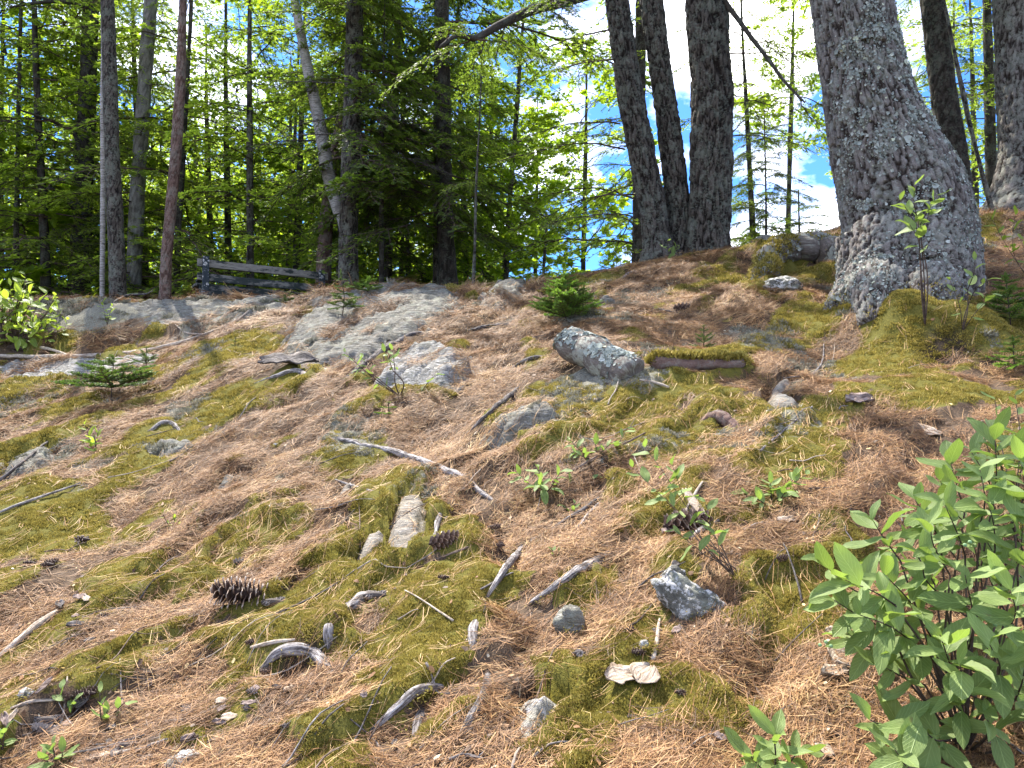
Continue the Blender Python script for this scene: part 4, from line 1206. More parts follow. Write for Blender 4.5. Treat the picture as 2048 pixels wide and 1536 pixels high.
simple_tree('m2', 'spruce_tree', 'small open conifer with level branches between the pole trunk and leaning pine', 10.6, [(1532, 500, 7), (1532, 400, 5), (1530, 300, 3)], 2.2, 'dark_bark', None, [('hem', .10, 2.3, 44, .55, 1.25, (0, 2 * PI), (-.15, .15))], sides=8, depth=.002)
simple_tree('m3', 'spruce_tree', 'small thin conifer just left of the leaning pine beyond the crest', 12.0, [(1600, 500, 6), (1598, 440, 4), (1597, 380, 3)], 1.4, 'dark_bark', None, [('hem', .1, 1.4, 30, .5, 1.1, (0, 2 * PI), (-.15, .15))], sides=8, depth=.002)
# maples in sun
simple_tree('a1', 'maple_tree', 'bright yellow green maple behind the crest, right of the centre hemlock', 14.5, [(1010, 580, 12), (1020, 400, 11), (1035, 200, 9), (1045, 60, 7)], 7, 'grey_bark', None,
            [('maple', .2, 7.0, 80, 1.2, 2.5, (0, 2 * PI), (-.1, .5))], sides=12, depth=.003)
simple_tree('a2', 'maple_tree', 'sunlit maple sapling low behind the crest between the hemlocks', 15.5, [(800, 580, 9), (805, 480, 8), (812, 330, 6)], 4.6, 'grey_bark', None, [('maple', .1, 4.4, 44, 1.0, 1.9, (0, 2 * PI), (-.1, .5))], sides=10, depth=.003)
simple_tree('a3', 'maple_tree', 'pale green maple seen through the gap left of the leaning pine', 14.0, [(1575, 500, 10), (1580, 300, 9), (1585, 120, 7)], 7.5, 'grey_bark', None, [('maple', 3.0, 7.2, 34, .9, 1.6, (0, 2 * PI), (-.1, .4))], sides=10, depth=.003)
simple_tree('a4', 'maple_tree', 'maple with broad leaves high between the two right hand trunks', 8.6, [(1985, 425, 10), (1940, 250, 9), (1900, 60, 7)], 6.5, 'grey_bark', None, [('maple', 3.0, 6.4, 18, .7, 1.4, (0, 2 * PI), (-.2, .3))], sides=10, depth=.003)
simple_tree('a5', 'hemlock_tree', 'dense green hemlock filling the gap at the right edge behind the trunks', 13.0, [(1985, 430, 22), (1980, 250, 20), (1975, 60, 17)], 9, 'dark_bark', None, [('hemb', .2, 8.5, 44, 1.2, 2.3, (0, 2 * PI), (-.3, .05))], sides=14, depth=.008)
simple_tree('a6', 'maple_tree', 'sunlit maple sapling right of the centre, lowest foliage beside the fir seedling', 12.6, [(1085, 575, 6), (1090, 500, 5), (1095, 430, 4)], 2.4, 'grey_bark', None, [('maple', .1, 2.3, 20, .6, 1.1, (0, 2 * PI), (-.1, .5))], sides=8, depth=.002)
# woods beyond, left of centre
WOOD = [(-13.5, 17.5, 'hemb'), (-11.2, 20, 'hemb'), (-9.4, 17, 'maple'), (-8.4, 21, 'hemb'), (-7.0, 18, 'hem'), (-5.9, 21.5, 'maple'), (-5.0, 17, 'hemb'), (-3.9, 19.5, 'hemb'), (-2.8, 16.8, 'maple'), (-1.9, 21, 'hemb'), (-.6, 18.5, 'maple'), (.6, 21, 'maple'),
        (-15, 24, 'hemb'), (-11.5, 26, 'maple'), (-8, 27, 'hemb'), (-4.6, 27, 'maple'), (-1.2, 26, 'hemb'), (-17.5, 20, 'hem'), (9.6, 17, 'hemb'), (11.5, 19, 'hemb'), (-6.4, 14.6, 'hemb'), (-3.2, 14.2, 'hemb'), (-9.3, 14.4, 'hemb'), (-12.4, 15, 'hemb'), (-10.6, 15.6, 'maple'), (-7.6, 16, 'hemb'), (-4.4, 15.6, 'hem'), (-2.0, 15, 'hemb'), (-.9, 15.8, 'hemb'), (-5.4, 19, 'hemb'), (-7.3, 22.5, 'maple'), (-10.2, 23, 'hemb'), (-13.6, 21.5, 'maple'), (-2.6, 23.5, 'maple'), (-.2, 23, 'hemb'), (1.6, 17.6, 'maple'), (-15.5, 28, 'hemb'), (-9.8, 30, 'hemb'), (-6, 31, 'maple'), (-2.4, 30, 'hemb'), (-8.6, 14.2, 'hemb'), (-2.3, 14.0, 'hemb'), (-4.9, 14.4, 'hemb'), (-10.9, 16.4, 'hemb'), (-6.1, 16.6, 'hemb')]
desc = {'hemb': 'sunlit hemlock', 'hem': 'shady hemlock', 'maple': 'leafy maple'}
for i, (x, y, kd) in enumerate(WOOD):
    z = float(hbase(np.array([x]), np.array([y]))[0])
    g = np.random.default_rng(900 + i)
    H = g.uniform(7.5, 10)
    # pixel of the foot, so that the trunk helper can be used
    tpt = (y * math.cos(PITCH) + (z - CAMZ) * math.sin(PITCH))
    u0 = CU + FPX * x / tpt; v0 = CV - FPX * ((z - CAMZ) * math.cos(PITCH) - y * math.sin(PITCH)) / tpt
    w = g.uniform(.09, .18) / y * FPX
    lean = g.normal(0, 14)
    root, base, *_ = tree_trunk('w%d' % i, {'hemb': 'hemlock_tree', 'hem': 'hemlock_tree', 'maple': 'maple_tree'}[kd], desc[kd] + ' trunk and foliage in the sunlit woods behind the ridge', y,
                                [(u0, v0, w * 1.2), (u0 + lean * .3, v0 - 200, w), (u0 + lean, v0 - 420, w * .85)], H, 'dark_bark' if i % 3 else 'grey_bark', sides=10, ring=.3, depth=.008, group={'maple': 'maples in the woods behind the ridge', 'hem': 'shady hemlocks behind the ridge', 'hemb': 'sunlit hemlocks behind the ridge'}[kd])
    sc = H / 9.0 * g.uniform(.95, 1.15)
    link('crown', CROWN[kd][i % len(CROWN[kd])], root, Matrix.Rotation(g.uniform(0, 6.28), 4, 'Z') @ Matrix.Diagonal((sc * g.uniform(1., 1.3), sc * g.uniform(1., 1.3), sc, 1)))
# far woods as one mass
g = np.random.default_rng(77)
nf = 70000
th = R(-62) + g.uniform(0, 1, nf) * R(62 + 6); dd = g.uniform(30, 44, nf)
x = dd * np.sin(th); y = dd * np.cos(th)
zt = (7.0 + 9 * fbm2(x * .25, y * .25, 3, 3)) * (1 - .55 * sstep(-6, 3, x))
z = hbase(x, y) - .3 + g.uniform(0, 1, nf) * zt * 1.1
keep = fbm3(np.stack([x, y, z], 1) * .7, 4, 3) > .45
x, y, z = x[keep], y[keep], z[keep]; nf = len(x)
V, Q = kite(np.stack([x, y, z], 1), unit(g.normal(0, 1, (nf, 3)) - np.array([0, 0, .3])), unit(g.normal(0, .6, (nf, 3)) + np.array([0, 0, 1.])), g.uniform(.25, .55, nf), g.uniform(.15, .32, nf))
tag(link('distant_woods', mesh_np('distant_woods', V, Q, 'sunlit_hemlock_leaf', None, dict(tint=np.repeat(np.clip(g.normal(.5, .25, nf), 0, 1), 4)))), 'far green woods closing the view behind the ridge on the left', 'woods', None, 'stuff')

# crooked dead limbs on the left trunk and dead twigs in front of the hemlock
L1 = [o for o in COL.objects if o.get('label', '').startswith('dark trunk with crooked')][0]
lb = np.array(L1.location)
limb(L1, lb, [(160, 430, 14.9, 14), (140, 405, 14.6, 11), (115, 385, 14.4, 9), (100, 378, 14.2, 7), (75, 395, 14.0, 4)], 'dark_bark')
limb(L1, lb, [(112, 384, 14.4, 7), (100, 375, 14.3, 6), (110, 365, 14.2, 4), (135, 358, 14.1, 2)], 'dark_bark')
limb(L1, lb, [(165, 330, 14.9, 10), (150, 270, 14.6, 8), (110, 245, 14.3, 6), (40, 220, 14.0, 4)], 'dark_bark')
limb(L1, lb, [(180, 15, 14.9, 11), (140, 5, 14.5, 9), (90, 4, 14.0, 7), (20, 15, 13.6, 5)], 'dark_bark')
HC = [o for o in COL.objects if o.get('label', '').startswith('tall hemlock with')][0]
hb = np.array(HC.location)
g = np.random.default_rng(12)
for (u, v, az, ln) in [(700, 230, 2.9, 1.6), (690, 270, 3.4, 1.3), (720, 230, .2, 1.6), (715, 310, -.2, 1.5), (700, 170, 3.2, 1.4)]:
    add_bough(HC, hb, P(u, v, 11.3), az, g.uniform(-.2, .1), ln, 'dead', int(g.integers(0, 9)), 0, False, 'dead_branch')

# ------------------------------------------------------------------ bench
def box(sx, sy, sz, bev=.006, seed=0, nx=1):
    """bevelled plank centred on its origin, a little warped"""
    import bmesh
    bm = bmesh.new(); bmesh.ops.create_cube(bm, size=1)
    for v in bm.verts: v.co = Vector((v.co.x * sx, v.co.y * sy, v.co.z * sz))
    bmesh.ops.bevel(bm, geom=list(bm.edges), offset=bev, segments=2, affect='EDGES', profile=.6)
    if nx > 1:
        for k in range(1, nx):
            bmesh.ops.bisect_plane(bm, geom=list(bm.verts) + list(bm.edges) + list(bm.faces), plane_co=(-sx / 2 + sx * k / nx, 0, 0), plane_no=(1, 0, 0))
        rr_ = random.Random(seed)
        ph = rr_.uniform(0, 6)
        for v in bm.verts:
            v.co.z += .006 * math.sin(v.co.x * 3 + ph); v.co.y += .004 * math.sin(v.co.x * 4 + ph * 2)
    return bm
def bm_obj(name, bm, mat, parent, loc, rot=(0, 0, 0)):
    me = bpy.data.meshes.new(name); bm.to_mesh(me); bm.free(); me.materials.append(MATS[mat])
    o = link(name, me, parent); o.location = loc; o.rotation_euler = rot
    return o
pl_ = P(408, 517, 11.0); pr_ = P(648, 548, 11.95)
ang = math.atan2(pr_[1] - pl_[1], pr_[0] - pl_[0]); ln = math.hypot(pr_[0] - pl_[0], pr_[1] - pl_[1])
gz = pl_[2] - .75
ctr = (pl_ + pr_) / 2
bench = thing('park_bench', 'weathered dark painted slatted park bench seen from behind on the ridge', 'bench', (ctr[0], ctr[1], gz))
bench.rotation_euler = (0, 0, ang)
# local x along, local y away from the camera
bm_obj('back_slat', box(ln + .16, .035, .115, .006, 1, 12), 'bench_weathered', bench, (0, .062, .70), (R(-8), 0, 0))
bm_obj('back_slat', box(ln + .14, .035, .115, .006, 2, 12), 'bench_paint', bench, (0, .085, .50), (R(-8), 0, 0))
bm_obj('shade_board', box(ln + .06, .035, .15, .006, 3, 12), 'bench_paint', bench, (0, .15, .325), (R(-3), 0, 0))  # added dark board standing in for the shade below the seat
for k in range(4):
    bm_obj('seat_slat', box(ln + .12, .095, .035, .006, 4 + k, 12), 'bench_paint', bench, (0, .19 + k * .11, .405 + .006 * k), (R(3), 0, 0))
for sx in (-1, 1):
    x = sx * (ln / 2 - .03)
    bm_obj('back_post', box(.085, .075, .86, .008), 'bench_post', bench, (x, .0, .36), (R(-4), 0, 0))
    bm_obj('seat_bearer', box(.07, .50, .07, .006), 'bench_paint', bench, (x, .33, .285), (R(3), 0, 0))
    bm_obj('front_leg', box(.075, .075, .45, .006), 'bench_paint', bench, (x, .55, .09))
    bm_obj('arm_rest', box(.08, .5, .035, .006), 'bench_paint', bench, (x, .33, .52))
    bm_obj('arm_post', box(.06, .06, .20, .006), 'bench_paint', bench, (x, .55, .41))

# weathered boards by the pine root
c = P(1565, 493, 8.6)
o = bm_obj('weathered_board', box(.62, .30, .07, .008, 3, 6), 'bench_weathered', None, (c[0], c[1], top(c[0], c[1]) + .05), (R(2), R(4), R(8)))
tag(o, 'grey weathered board lying flat on the crest behind the thick mossy root', 'board')

# ------------------------------------------------------------------ logs, roots, sticks
def log_obj(name, label, p0, p1, r0, r1, mat, sides=40, n=50, seed=1, rough=.12):
    q = np.vstack([np.linspace(0, 1, n)]).T
    pts = p0 * (1 - q) + p1 * q
    pts += (np.stack([fbm2(np.arange(n) * .08, np.full(n, k * 3.), seed + k, 2) for k in range(3)], 1) - .5) * r0 * .4
    rad = np.linspace(r0, r1, n)
    e = np.linspace(0, 1, n)
    rad = rad * np.minimum(1, np.sqrt(np.clip(e * 16, 0.02, 1))) * np.minimum(1, np.sqrt(np.clip((1 - e) * 22, .02, 1)))
    def d(th, ss, pos, tc):
        return r0 * rough * 2 * (fbm3(tc / r0 * np.array([1.2, 1.2, .7]) + seed, seed, 5, .6) - .5)
    V, F, tc = tube(pts, rad, sides, True, d, 1, True)
    org = (p0 + p1) / 2
    return tag(link(name, mesh_np(name, V - org, F, mat, None, dict(tc=tc, plate=np.full(len(V), .5)), True), loc=org), label, 'log')
a = at(1115, 735); a = P(1128, 678, a[1] - .05); c = at(1240, 755); c = P(1268, 756, c[1] + .02)
o = log_obj('log', 'short stout log crusted with pale lichen jutting out over the path', a, c, .100, .112, 'log_bark', 60, 80, 3, .045)
lichen_scales(None, o.data, np.array(o.location), o, 1100, .009, 51, face=lambda c, n: np.clip(n[:, 2] + .1, 0, 1))
a = at(1300, 735); c = at(1490, 732)
a[2] += .02; c[2] += .015
o = log_obj('log', 'low reddish log with a thick strip of moss on top, right of the lichened log', a, c, .042, .032, 'red_bark', 26, 50, 6, .2)
MOSSLOG = o
o = rootlike('log', 'short pink grey log end between moss cushions below the mossy log', 'log', [(1408, 832, 26), (1440, 840, 30), (1475, 852, 24)], 'red_bark', 18, .2, 40, lift=.3, seed=8)

rl = [
 ('longest pale grey root curving across the needle path in the middle', [(648, 868, 7), (700, 886, 12), (780, 906, 15), (850, 930, 19), (900, 950, 20), (950, 978, 16), (985, 1000, 8)], 'grey_root', .3),
 ('straight grey root slanting above the rounded grey stone', [(1055, 1208, 9), (1130, 1162, 18), (1200, 1122, 25), (1250, 1090, 22)], 'grey_root', .1),
 ('stubby pale root with a knob, left of the large moss patch', [(660, 1235, 8), (700, 1216, 22), (740, 1196, 27), (768, 1186, 18)], 'grey_root', .15),
 ('short upright root stub left of the large moss patch', [(655, 1292, 20), (655, 1270, 24), (656, 1242, 20)], 'grey_root', .2),
 ('arched silvery root over a dark hollow at the lower left', [(520, 1340, 8), (550, 1320, 24), (590, 1311, 30), (632, 1320, 30), (672, 1345, 16)], 'grey_root', .6),
 ('smooth grey root at the bottom edge pointing up to the large moss patch', [(735, 1468, 8), (790, 1426, 20), (835, 1390, 23), (885, 1368, 15)], 'grey_root', .35),
 ('rotten dark root stub at the bottom, left of the pair', [(828, 1510, 12), (835, 1450, 26), (850, 1410, 18)], 'dark_root', .2),
 ('split dark and silver root at the bottom, right of the rotten stub', [(915, 1485, 10), (948, 1430, 24), (972, 1385, 24), (978, 1340, 14)], 'dark_root', .2),
 ('knotty weathered root tip standing at the right of the large moss patch', [(948, 1300, 14), (943, 1268, 24), (950, 1236, 18)], 'grey_root', .3),
 ('thin wavy grey root above the large moss patch', [(968, 1195, 7), (1010, 1142, 16), (1040, 1105, 14), (1068, 1068, 8)], 'grey_root', .15),
 ('forked grey root rising beside the tall narrow stone slab', [(868, 1078, 6), (878, 1040, 14), (888, 1000, 12)], 'grey_root', .3),
 ('split grey root lying beside the layered ledge', [(930, 870, 6), (985, 822, 11), (1030, 785, 11), (1060, 755, 6)], 'dark_root', .2),
 ('dark branch lying across the two rock slabs', [(690, 755, 10), (740, 722, 15), (790, 692, 15), (830, 672, 14), (858, 668, 8)], 'dark_root', .35),
 ('curved pale root at the lower edge of the largest slab', [(510, 765, 6), (560, 752, 13), (600, 748, 15), (630, 760, 8)], 'grey_root', .3),
 ('small silver root arching out of the moss on the left', [(295, 862, 6), (322, 850, 12), (345, 850, 11), (362, 862, 6)], 'grey_root', .4),
 ('short crooked root on the crest left of the triple stems', [(1238, 562, 8), (1262, 550, 12), (1290, 545, 9)], 'grey_root', .3),
 ('moss edged root on the path below the small crest rock', [(930, 660, 6), (975, 655, 10), (1030, 645, 8)], 'dark_root', .3),
 ('low root half sunk in needles behind the lichened log', [(1090, 710, 6), (1060, 720, 0 + 12), (1020, 735, 7)], 'dark_root', .2)]
for k, (lab, pts, mat, lf) in enumerate(rl):
    rootlike('exposed_root', lab, 'root', pts, mat, 18 if pts[0][1] > 1000 else 14, .22, seed=20 + k, lift=lf, group=GR)

sl_ = [
 ('fallen_branch', 'long bare fallen branch lying across the sunlit shelf on the left', [(-20, 716, 9), (70, 718, 10), (180, 716, 11), (300, 705, 10), (400, 675, 8), (470, 645, 6), (505, 618, 4)], 'pale_stick'),
 ('fallen_branch', 'thin arched branch above the long bare branch at the left edge', [(-20, 708, 7), (40, 698, 8), (90, 700, 7), (150, 716, 5)], 'pale_stick'),
 ('fallen_branch', 'thick pale peeled stick at the left edge of the foreground', [(-10, 1322, 10), (40, 1285, 15), (85, 1250, 15), (112, 1228, 9)], 'pale_stick'),
 ('fallen_branch', 'long thin grey stick at the left edge beside dark moss', [(-10, 1030, 6), (60, 1005, 7), (160, 968, 4)], 'grey_root'),
 ('fallen_branch', 'dark grey stick at the left edge above the long thin one', [(-10, 970, 9), (40, 930, 7), (95, 885, 5)], 'dark_root'),
 ('fallen_branch', 'pale stick lying level at the very bottom left', [(150, 1532, 8), (230, 1515, 11), (300, 1495, 9), (340, 1488, 6)], 'pale_stick'),
 ('fallen_branch', 'grey forked stick just above the bottom left pale stick', [(180, 1515, 7), (260, 1508, 8), (335, 1480, 6)], 'grey_root'),
 ('fallen_branch', 'thin dark stick rising from the bottom edge left of centre', [(790, 1540, 6), (745, 1480, 5), (700, 1440, 3)], 'dark_root'),
 ('fallen_branch', 'short brown stick on needles right of the lichened log', [(1280, 762, 6), (1310, 768, 7), (1338, 778, 6)], 'pale_stick'),
 ('fallen_branch', 'bent grey twig standing on needles left of the mossy mound', [(1625, 750, 3), (1645, 725, 4), (1648, 690, 3)], 'grey_root'),
 ('fallen_branch', 'grey stick below the L-shaped stone', [(1520, 905, 6), (1560, 870, 5), (1625, 815, 4)], 'grey_root'),
 ('fallen_branch', 'curved pale stick leaning beside the dark cone and sprig', [(1372, 1030, 6), (1385, 1000, 7), (1405, 965, 4)], 'pale_stick'),
 ('fallen_branch', 'lichened grey stick end next to the dark cone', [(1378, 1082, 12), (1410, 1062, 13), (1440, 1048, 10)], 'grey_root'),
 ('fallen_branch', 'short grey stick right of the dark cone', [(1488, 1066, 9), (1510, 1056, 10), (1532, 1048, 7)], 'grey_root'),
 ('fallen_branch', 'dark branch reaching left from under the large shrub', [(1665, 1362, 5), (1720, 1345, 8), (1765, 1322, 8), (1830, 1300, 5)], 'stem_brown'),
 ('fallen_branch', 'pale flat splinter standing below the white blotched stone', [(1308, 1325, 10), (1315, 1280, 9), (1320, 1240, 5)], 'pale_stick'),
 ('fallen_branch', 'grey twig pair left of the forked sprig in the middle', [(1155, 1062, 8), (1175, 1035, 9), (1196, 1010, 6)], 'grey_root'),
 ('fallen_branch', 'long dark root-like stick in the middle right of the pine cone', [(1105, 1060, 6), (1145, 1035, 9), (1200, 1000, 8)], 'dark_root'),
 ('fallen_branch', 'thin brown stick running uphill under the low blueberry sprigs', [(1120, 960, 5), (1180, 925, 7), (1290, 868, 4)], 'brown_twig'),
 ('fallen_branch', 'long brown stick on the needles left of the forked grey root', [(850, 1130, 4), (930, 1100, 6), (1010, 1075, 4)], 'brown_twig'),
 ('fallen_branch', 'thin grey stick curving over the moss above the tall slab', [(670, 960, 3), (700, 972, 5), (760, 988, 4)], 'grey_root'),
 ('fallen_branch', 'short white broken stick above the arched silvery root', [(500, 1300, 8), (545, 1290, 10), (590, 1282, 6)], 'pale_stick'),
 ('fallen_branch', 'crooked dead branch on the ridge below the slim grey trunk', [(225, 606, 4), (255, 594, 6), (290, 590, 4), (305, 582, 2)], 'dark_root'),
 ('fallen_branch', 'pale twig fork on the lichen hump below the bench', [(350, 650, 2), (375, 668, 4), (430, 668, 3), (470, 655, 2)], 'pale_stick'),
 ('fallen_branch', 'short curved stick lying on needles above the moss edged root', [(1280, 612, 2), (1320, 620, 4), (1362, 628, 2)], 'dark_root'),
 ('fallen_branch', 'broken brown stick at the bottom left near the green seedlings', [(150, 1472, 6), (200, 1455, 8), (260, 1420, 6)], 'brown_twig'),
 ('fallen_branch', 'pale short stick under the grey cones at the left', [(20, 1420, 5), (60, 1408, 8), (110, 1402, 6)], 'pale_stick')]
for k, (nm, lab, pts, mat) in enumerate(sl_):
    rootlike(nm, lab, 'stick', pts, mat, 9, .12, seed=60 + k, lift=1.0, group='fallen sticks on the slope', sinkends=False)
g = np.random.default_rng(33)
for k in range(165):
    u = g.uniform(20, 1980); v = 1536 - (1536 - 660) * g.uniform(0, 1) ** 1.15
    c = at(u, v); L_ = g.uniform(.05, .30) * (1 + .06 * c[1]); th = g.normal(.7, .7)
    m = 4
    t = np.linspace(-.5, .5, m)
    x = c[0] + t * L_ * math.cos(th) + g.normal(0, .006, m); y = c[1] + t * L_ * math.sin(th) + g.normal(0, .006, m)
    z = htop(x, y) + g.uniform(.004, .016)
    r = g.uniform(.0012, .0036) * (1 + .05 * c[1])
    s = resample(np.stack([x, y, z], 1), 9)
    V, F, tc = tube(s, np.linspace(r, r * .5, 9), 6)
    mt = ['grey_root', 'brown_twig', 'pale_stick', 'dark_root'][int(g.integers(0, 4))]
    adj = {'grey_root': 'grey', 'brown_twig': 'brown', 'pale_stick': 'pale', 'dark_root': 'dark'}[mt]
    tag(link('twig', mesh_np('twig', V - s[4], F, mt, None, dict(tc=tc), True), loc=s[4]), 'small %s fallen twig lying on the needle litter' % adj, 'twig', 'small %s twigs scattered on the slope' % adj)

# flat litter things: bark slab, dead leaves
def flake(name, label, cat, u, v, wpx, dpx, mat, seed, rot=0, curl=.15, group=None, lift=.012):
    c = att(u, v); a = wpx / FPX * c[1] / 2; bb = dpx / FPX * c[1] / 2 * 1.6
    nx, ny = 16, 9
    xx, yy = np.meshgrid(np.linspace(-1, 1, nx), np.linspace(-1, 1, ny))
    e = np.sqrt(np.clip(1 - np.abs(xx) ** 2.4, .05, 1)) * (0.75 + .5 * (vn2(xx * 3 + seed, yy * 0 + seed, seed)))
    X = xx * a * (0.9 + .2 * vn2(yy * 2.5 + seed, xx * 0 + 3, seed + 1)); Y = yy * bb * e
    cr, sr = math.cos(rot), math.sin(rot)
    Xr = X * cr - Y * sr; Yr = X * sr + Y * cr
    Z = htop((c[0] + Xr).ravel(), (c[1] + Yr).ravel()).reshape(X.shape)
    Z = Z * .5 + .5 * (c[2] + 0 * Z) + (Yr * 0)
    # lie on the local slope
    gz = (top(c[0], c[1] + .05) - top(c[0], c[1] - .05)) / .1
    Z = c[2] + gz * Yr + lift + curl * a * (yy ** 2) * .9 + (fbm2(xx * 2 + seed, yy * 2, seed, 3) - .5) * a * .3
    V = np.stack([c[0] + Xr, c[1] + Yr, Z], 2).reshape(-1, 3)
    Vb = V - np.array([0, 0, max(.002, a * .05)])
    i = np.arange(ny - 1)[:, None] * nx; j = np.arange(nx - 1)[None]
    Q = np.stack([i + j, i + j + 1, i + nx + j + 1, i + nx + j], 2).reshape(-1, 4)
    rim = np.concatenate([np.arange(nx), np.arange(1, ny) * nx + nx - 1, (ny - 1) * nx + np.arange(nx - 2, -1, -1), np.arange(ny - 2, 0, -1) * nx])
    r2 = np.roll(rim, -1); N = len(V)
    RQ = np.stack([rim, rim + N, r2 + N, r2], 1)
    tc = np.stack([np.zeros(N), yy.ravel() * bb, xx.ravel() * a], 1)
    me = mesh_np(name, np.vstack([V, Vb]) - c, np.vstack([Q, Q[:, ::-1] + N, RQ]), mat, None, dict(tc=np.vstack([tc, tc])), True)
    return tag(link(name, me, loc=c), label, cat, group)
flake('bark_piece', 'large grey slab of fallen bark on the left edge of the biggest rock slab', 'bark', 577, 728, 116, 24, 'dark_root', 3, .05, .10, lift=.03)
flake('bark_piece', 'pale curled strip of bark on the right slope above the shrub', 'bark', 1858, 870, 48, 18, 'dead_leaf', 4, -.5, .3)
flake('dead_leaf', 'pale crumpled dead leaf on needles under the white blotched stone', 'leaf', 1245, 1362, 66, 34, 'dead_leaf', 5, .2, .25)
flake('dead_leaf', 'pale ragged dead leaf beside the crumpled one', 'leaf', 1290, 1358, 50, 36, 'dead_leaf', 6, .9, .3)
flake('dead_leaf', 'cream curled dead leaf under the dark branch by the shrub', 'leaf', 1690, 1325, 62, 44, 'dead_leaf', 7, .4, .35)
flake('dead_leaf', 'second cream leaf fragment below the curled one by the shrub', 'leaf', 1670, 1355, 60, 18, 'dead_leaf', 8, .2, .3)
flake('bark_piece', 'tan curled bark strip standing by the dark cone and sprig', 'bark', 1388, 1012, 20, 44, 'dead_leaf', 9, .3, .35)
flake('bark_piece', 'pale wood chip at the bottom near the lowest shrub leaves', 'bark', 1645, 1500, 26, 40, 'dead_leaf', 10, .1, .1)
flake('bark_piece', 'pale oval chip right of the dark cone', 'bark', 1572, 1046, 38, 14, 'dead_leaf', 11, .1, .2)
flake('bark_piece', 'reddish bark chip beside the dark cone', 'bark', 1345, 1070, 50, 20, 'bark_flake', 12, .4, .3)
flake('bark_piece', 'dark bark scrap in the needle dip left of the mossy mound', 'bark', 1720, 805, 60, 16, 'bark_flake', 13, .1, .3)

g = np.random.default_rng(44)
for k in range(46):
    u = g.uniform(10, 1700) if k % 3 else g.uniform(10, 640); v = g.uniform(1060, 1520) if k % 3 else g.uniform(1330, 1525)
    mt = ['bark_flake', 'dead_leaf', 'dark_root', 'bark_flake', 'dark_root'][int(g.integers(0, 5))]
    if k % 4: cu, cv = [(70, 1430), (260, 1490), (560, 1390), (420, 1440), (180, 1250)][k % 5]; u = cu + g.normal(0, 55); v = min(1528, cv + g.normal(0, 30))
    flake('bark_piece', 'small %s bark flake lying on the needle litter' % {'bark_flake': 'brown', 'dead_leaf': 'pale tan', 'dark_root': 'dark grey'}[mt], 'bark', u, v, g.uniform(14, 34), g.uniform(6, 12), mt, 100 + k, g.uniform(-1, 1.5), g.uniform(.05, .4), 'small %s bark flakes in the litter' % {'bark_flake': 'brown', 'dead_leaf': 'tan', 'dark_root': 'grey'}[mt])
# loose bark chips and cone scales
g = np.random.default_rng(41)
n = 6500
th = g.uniform(-R(44), R(44), n); d = np.exp(g.uniform(math.log(1.5), math.log(9), n))
x = d * np.sin(th); y = d * np.cos(th)
ok = (g.uniform(0, 1, n) > gsample(GM, x, y) * .8) & (g.uniform(0, 1, n) > rock_cover(x, y))
x, y, d = x[ok], y[ok], d[ok]; n = len(x)
k = 6
ph = np.linspace(0, 2 * np.pi, k, endpoint=False); az = g.uniform(0, 6.28, n)
sz = .0022 + .0055 * g.uniform(0, 1, n) ** 2.5 * (1 + .08 * d)
rad = sz[:, None] * g.uniform(.6, 1.2, (n, k))
lx = np.cos(ph) * rad * 1.5; ly = np.sin(ph) * rad
X = x[:, None] + lx * np.cos(az)[:, None] - ly * np.sin(az)[:, None]; Y = y[:, None] + lx * np.sin(az)[:, None] + ly * np.cos(az)[:, None]
Z = hg(X, Y) + g.uniform(.004, .016, (n, 1)) + g.uniform(-.3, .3, (n, 1)) * lx + g.uniform(0, .004, (n, k))
V = np.stack([X, Y, Z], 2).reshape(-1, 3)
tag(link('bark_chips', mesh_np('bark_chips', V, np.arange(n * k).reshape(n, k), 'pine_needle', None, dict(tint=np.repeat(np.where(g.uniform(0, 1, n) < .85, g.uniform(-.3, .35, n), g.uniform(.6, 1, n)), k)))), 'loose bark chips and cone scales scattered through the needles', 'litter', None, 'stuff')

# moss growing on things
def moss_on(o, n, size, cond, seed=5, name='moss_strip', thick=.02):
    me = o.data; nv = len(me.vertices)
    co = np.empty(nv * 3, np.float32); me.vertices.foreach_get('co', co); co = co.reshape(-1, 3).astype(float)
    no = np.empty(nv * 3, np.float32); me.vertices.foreach_get('normal', no); no = no.reshape(-1, 3).astype(float)
    g = np.random.default_rng(seed)
    pr = np.clip(cond(co, no), 0, 1) + 1e-9; idx = g.choice(nv, n, p=pr / pr.sum())
    c = co[idx] + g.normal(0, .009, (n, 3)) + no[idx] * g.uniform(0, thick, (n, 1)); up = unit(no[idx] + g.normal(0, .5, (n, 3)) + np.array([0, 0, .5])); s = size * g.uniform(.6, 1.4, n)
    sd = unit(np.cross(up, g.normal(0, 1, (n, 3))))
    V = np.stack([c - sd * (s * .25)[:, None], c + sd * (s * .25)[:, None], c + up * s[:, None]], 1).reshape(-1, 3)
    m = link(name, mesh_np(name, V, np.arange(n * 3).reshape(-1, 3), 'moss', None, dict(tint=np.repeat(np.clip(g.normal(.45, .2, n), 0, 1), 3))), o); m['kind'] = 'stuff'
moss_on(MOSSLOG, 7000, .019, lambda c, n: np.clip(n[:, 2] - .1, 0, 1) * (c[:, 1] > -.02))
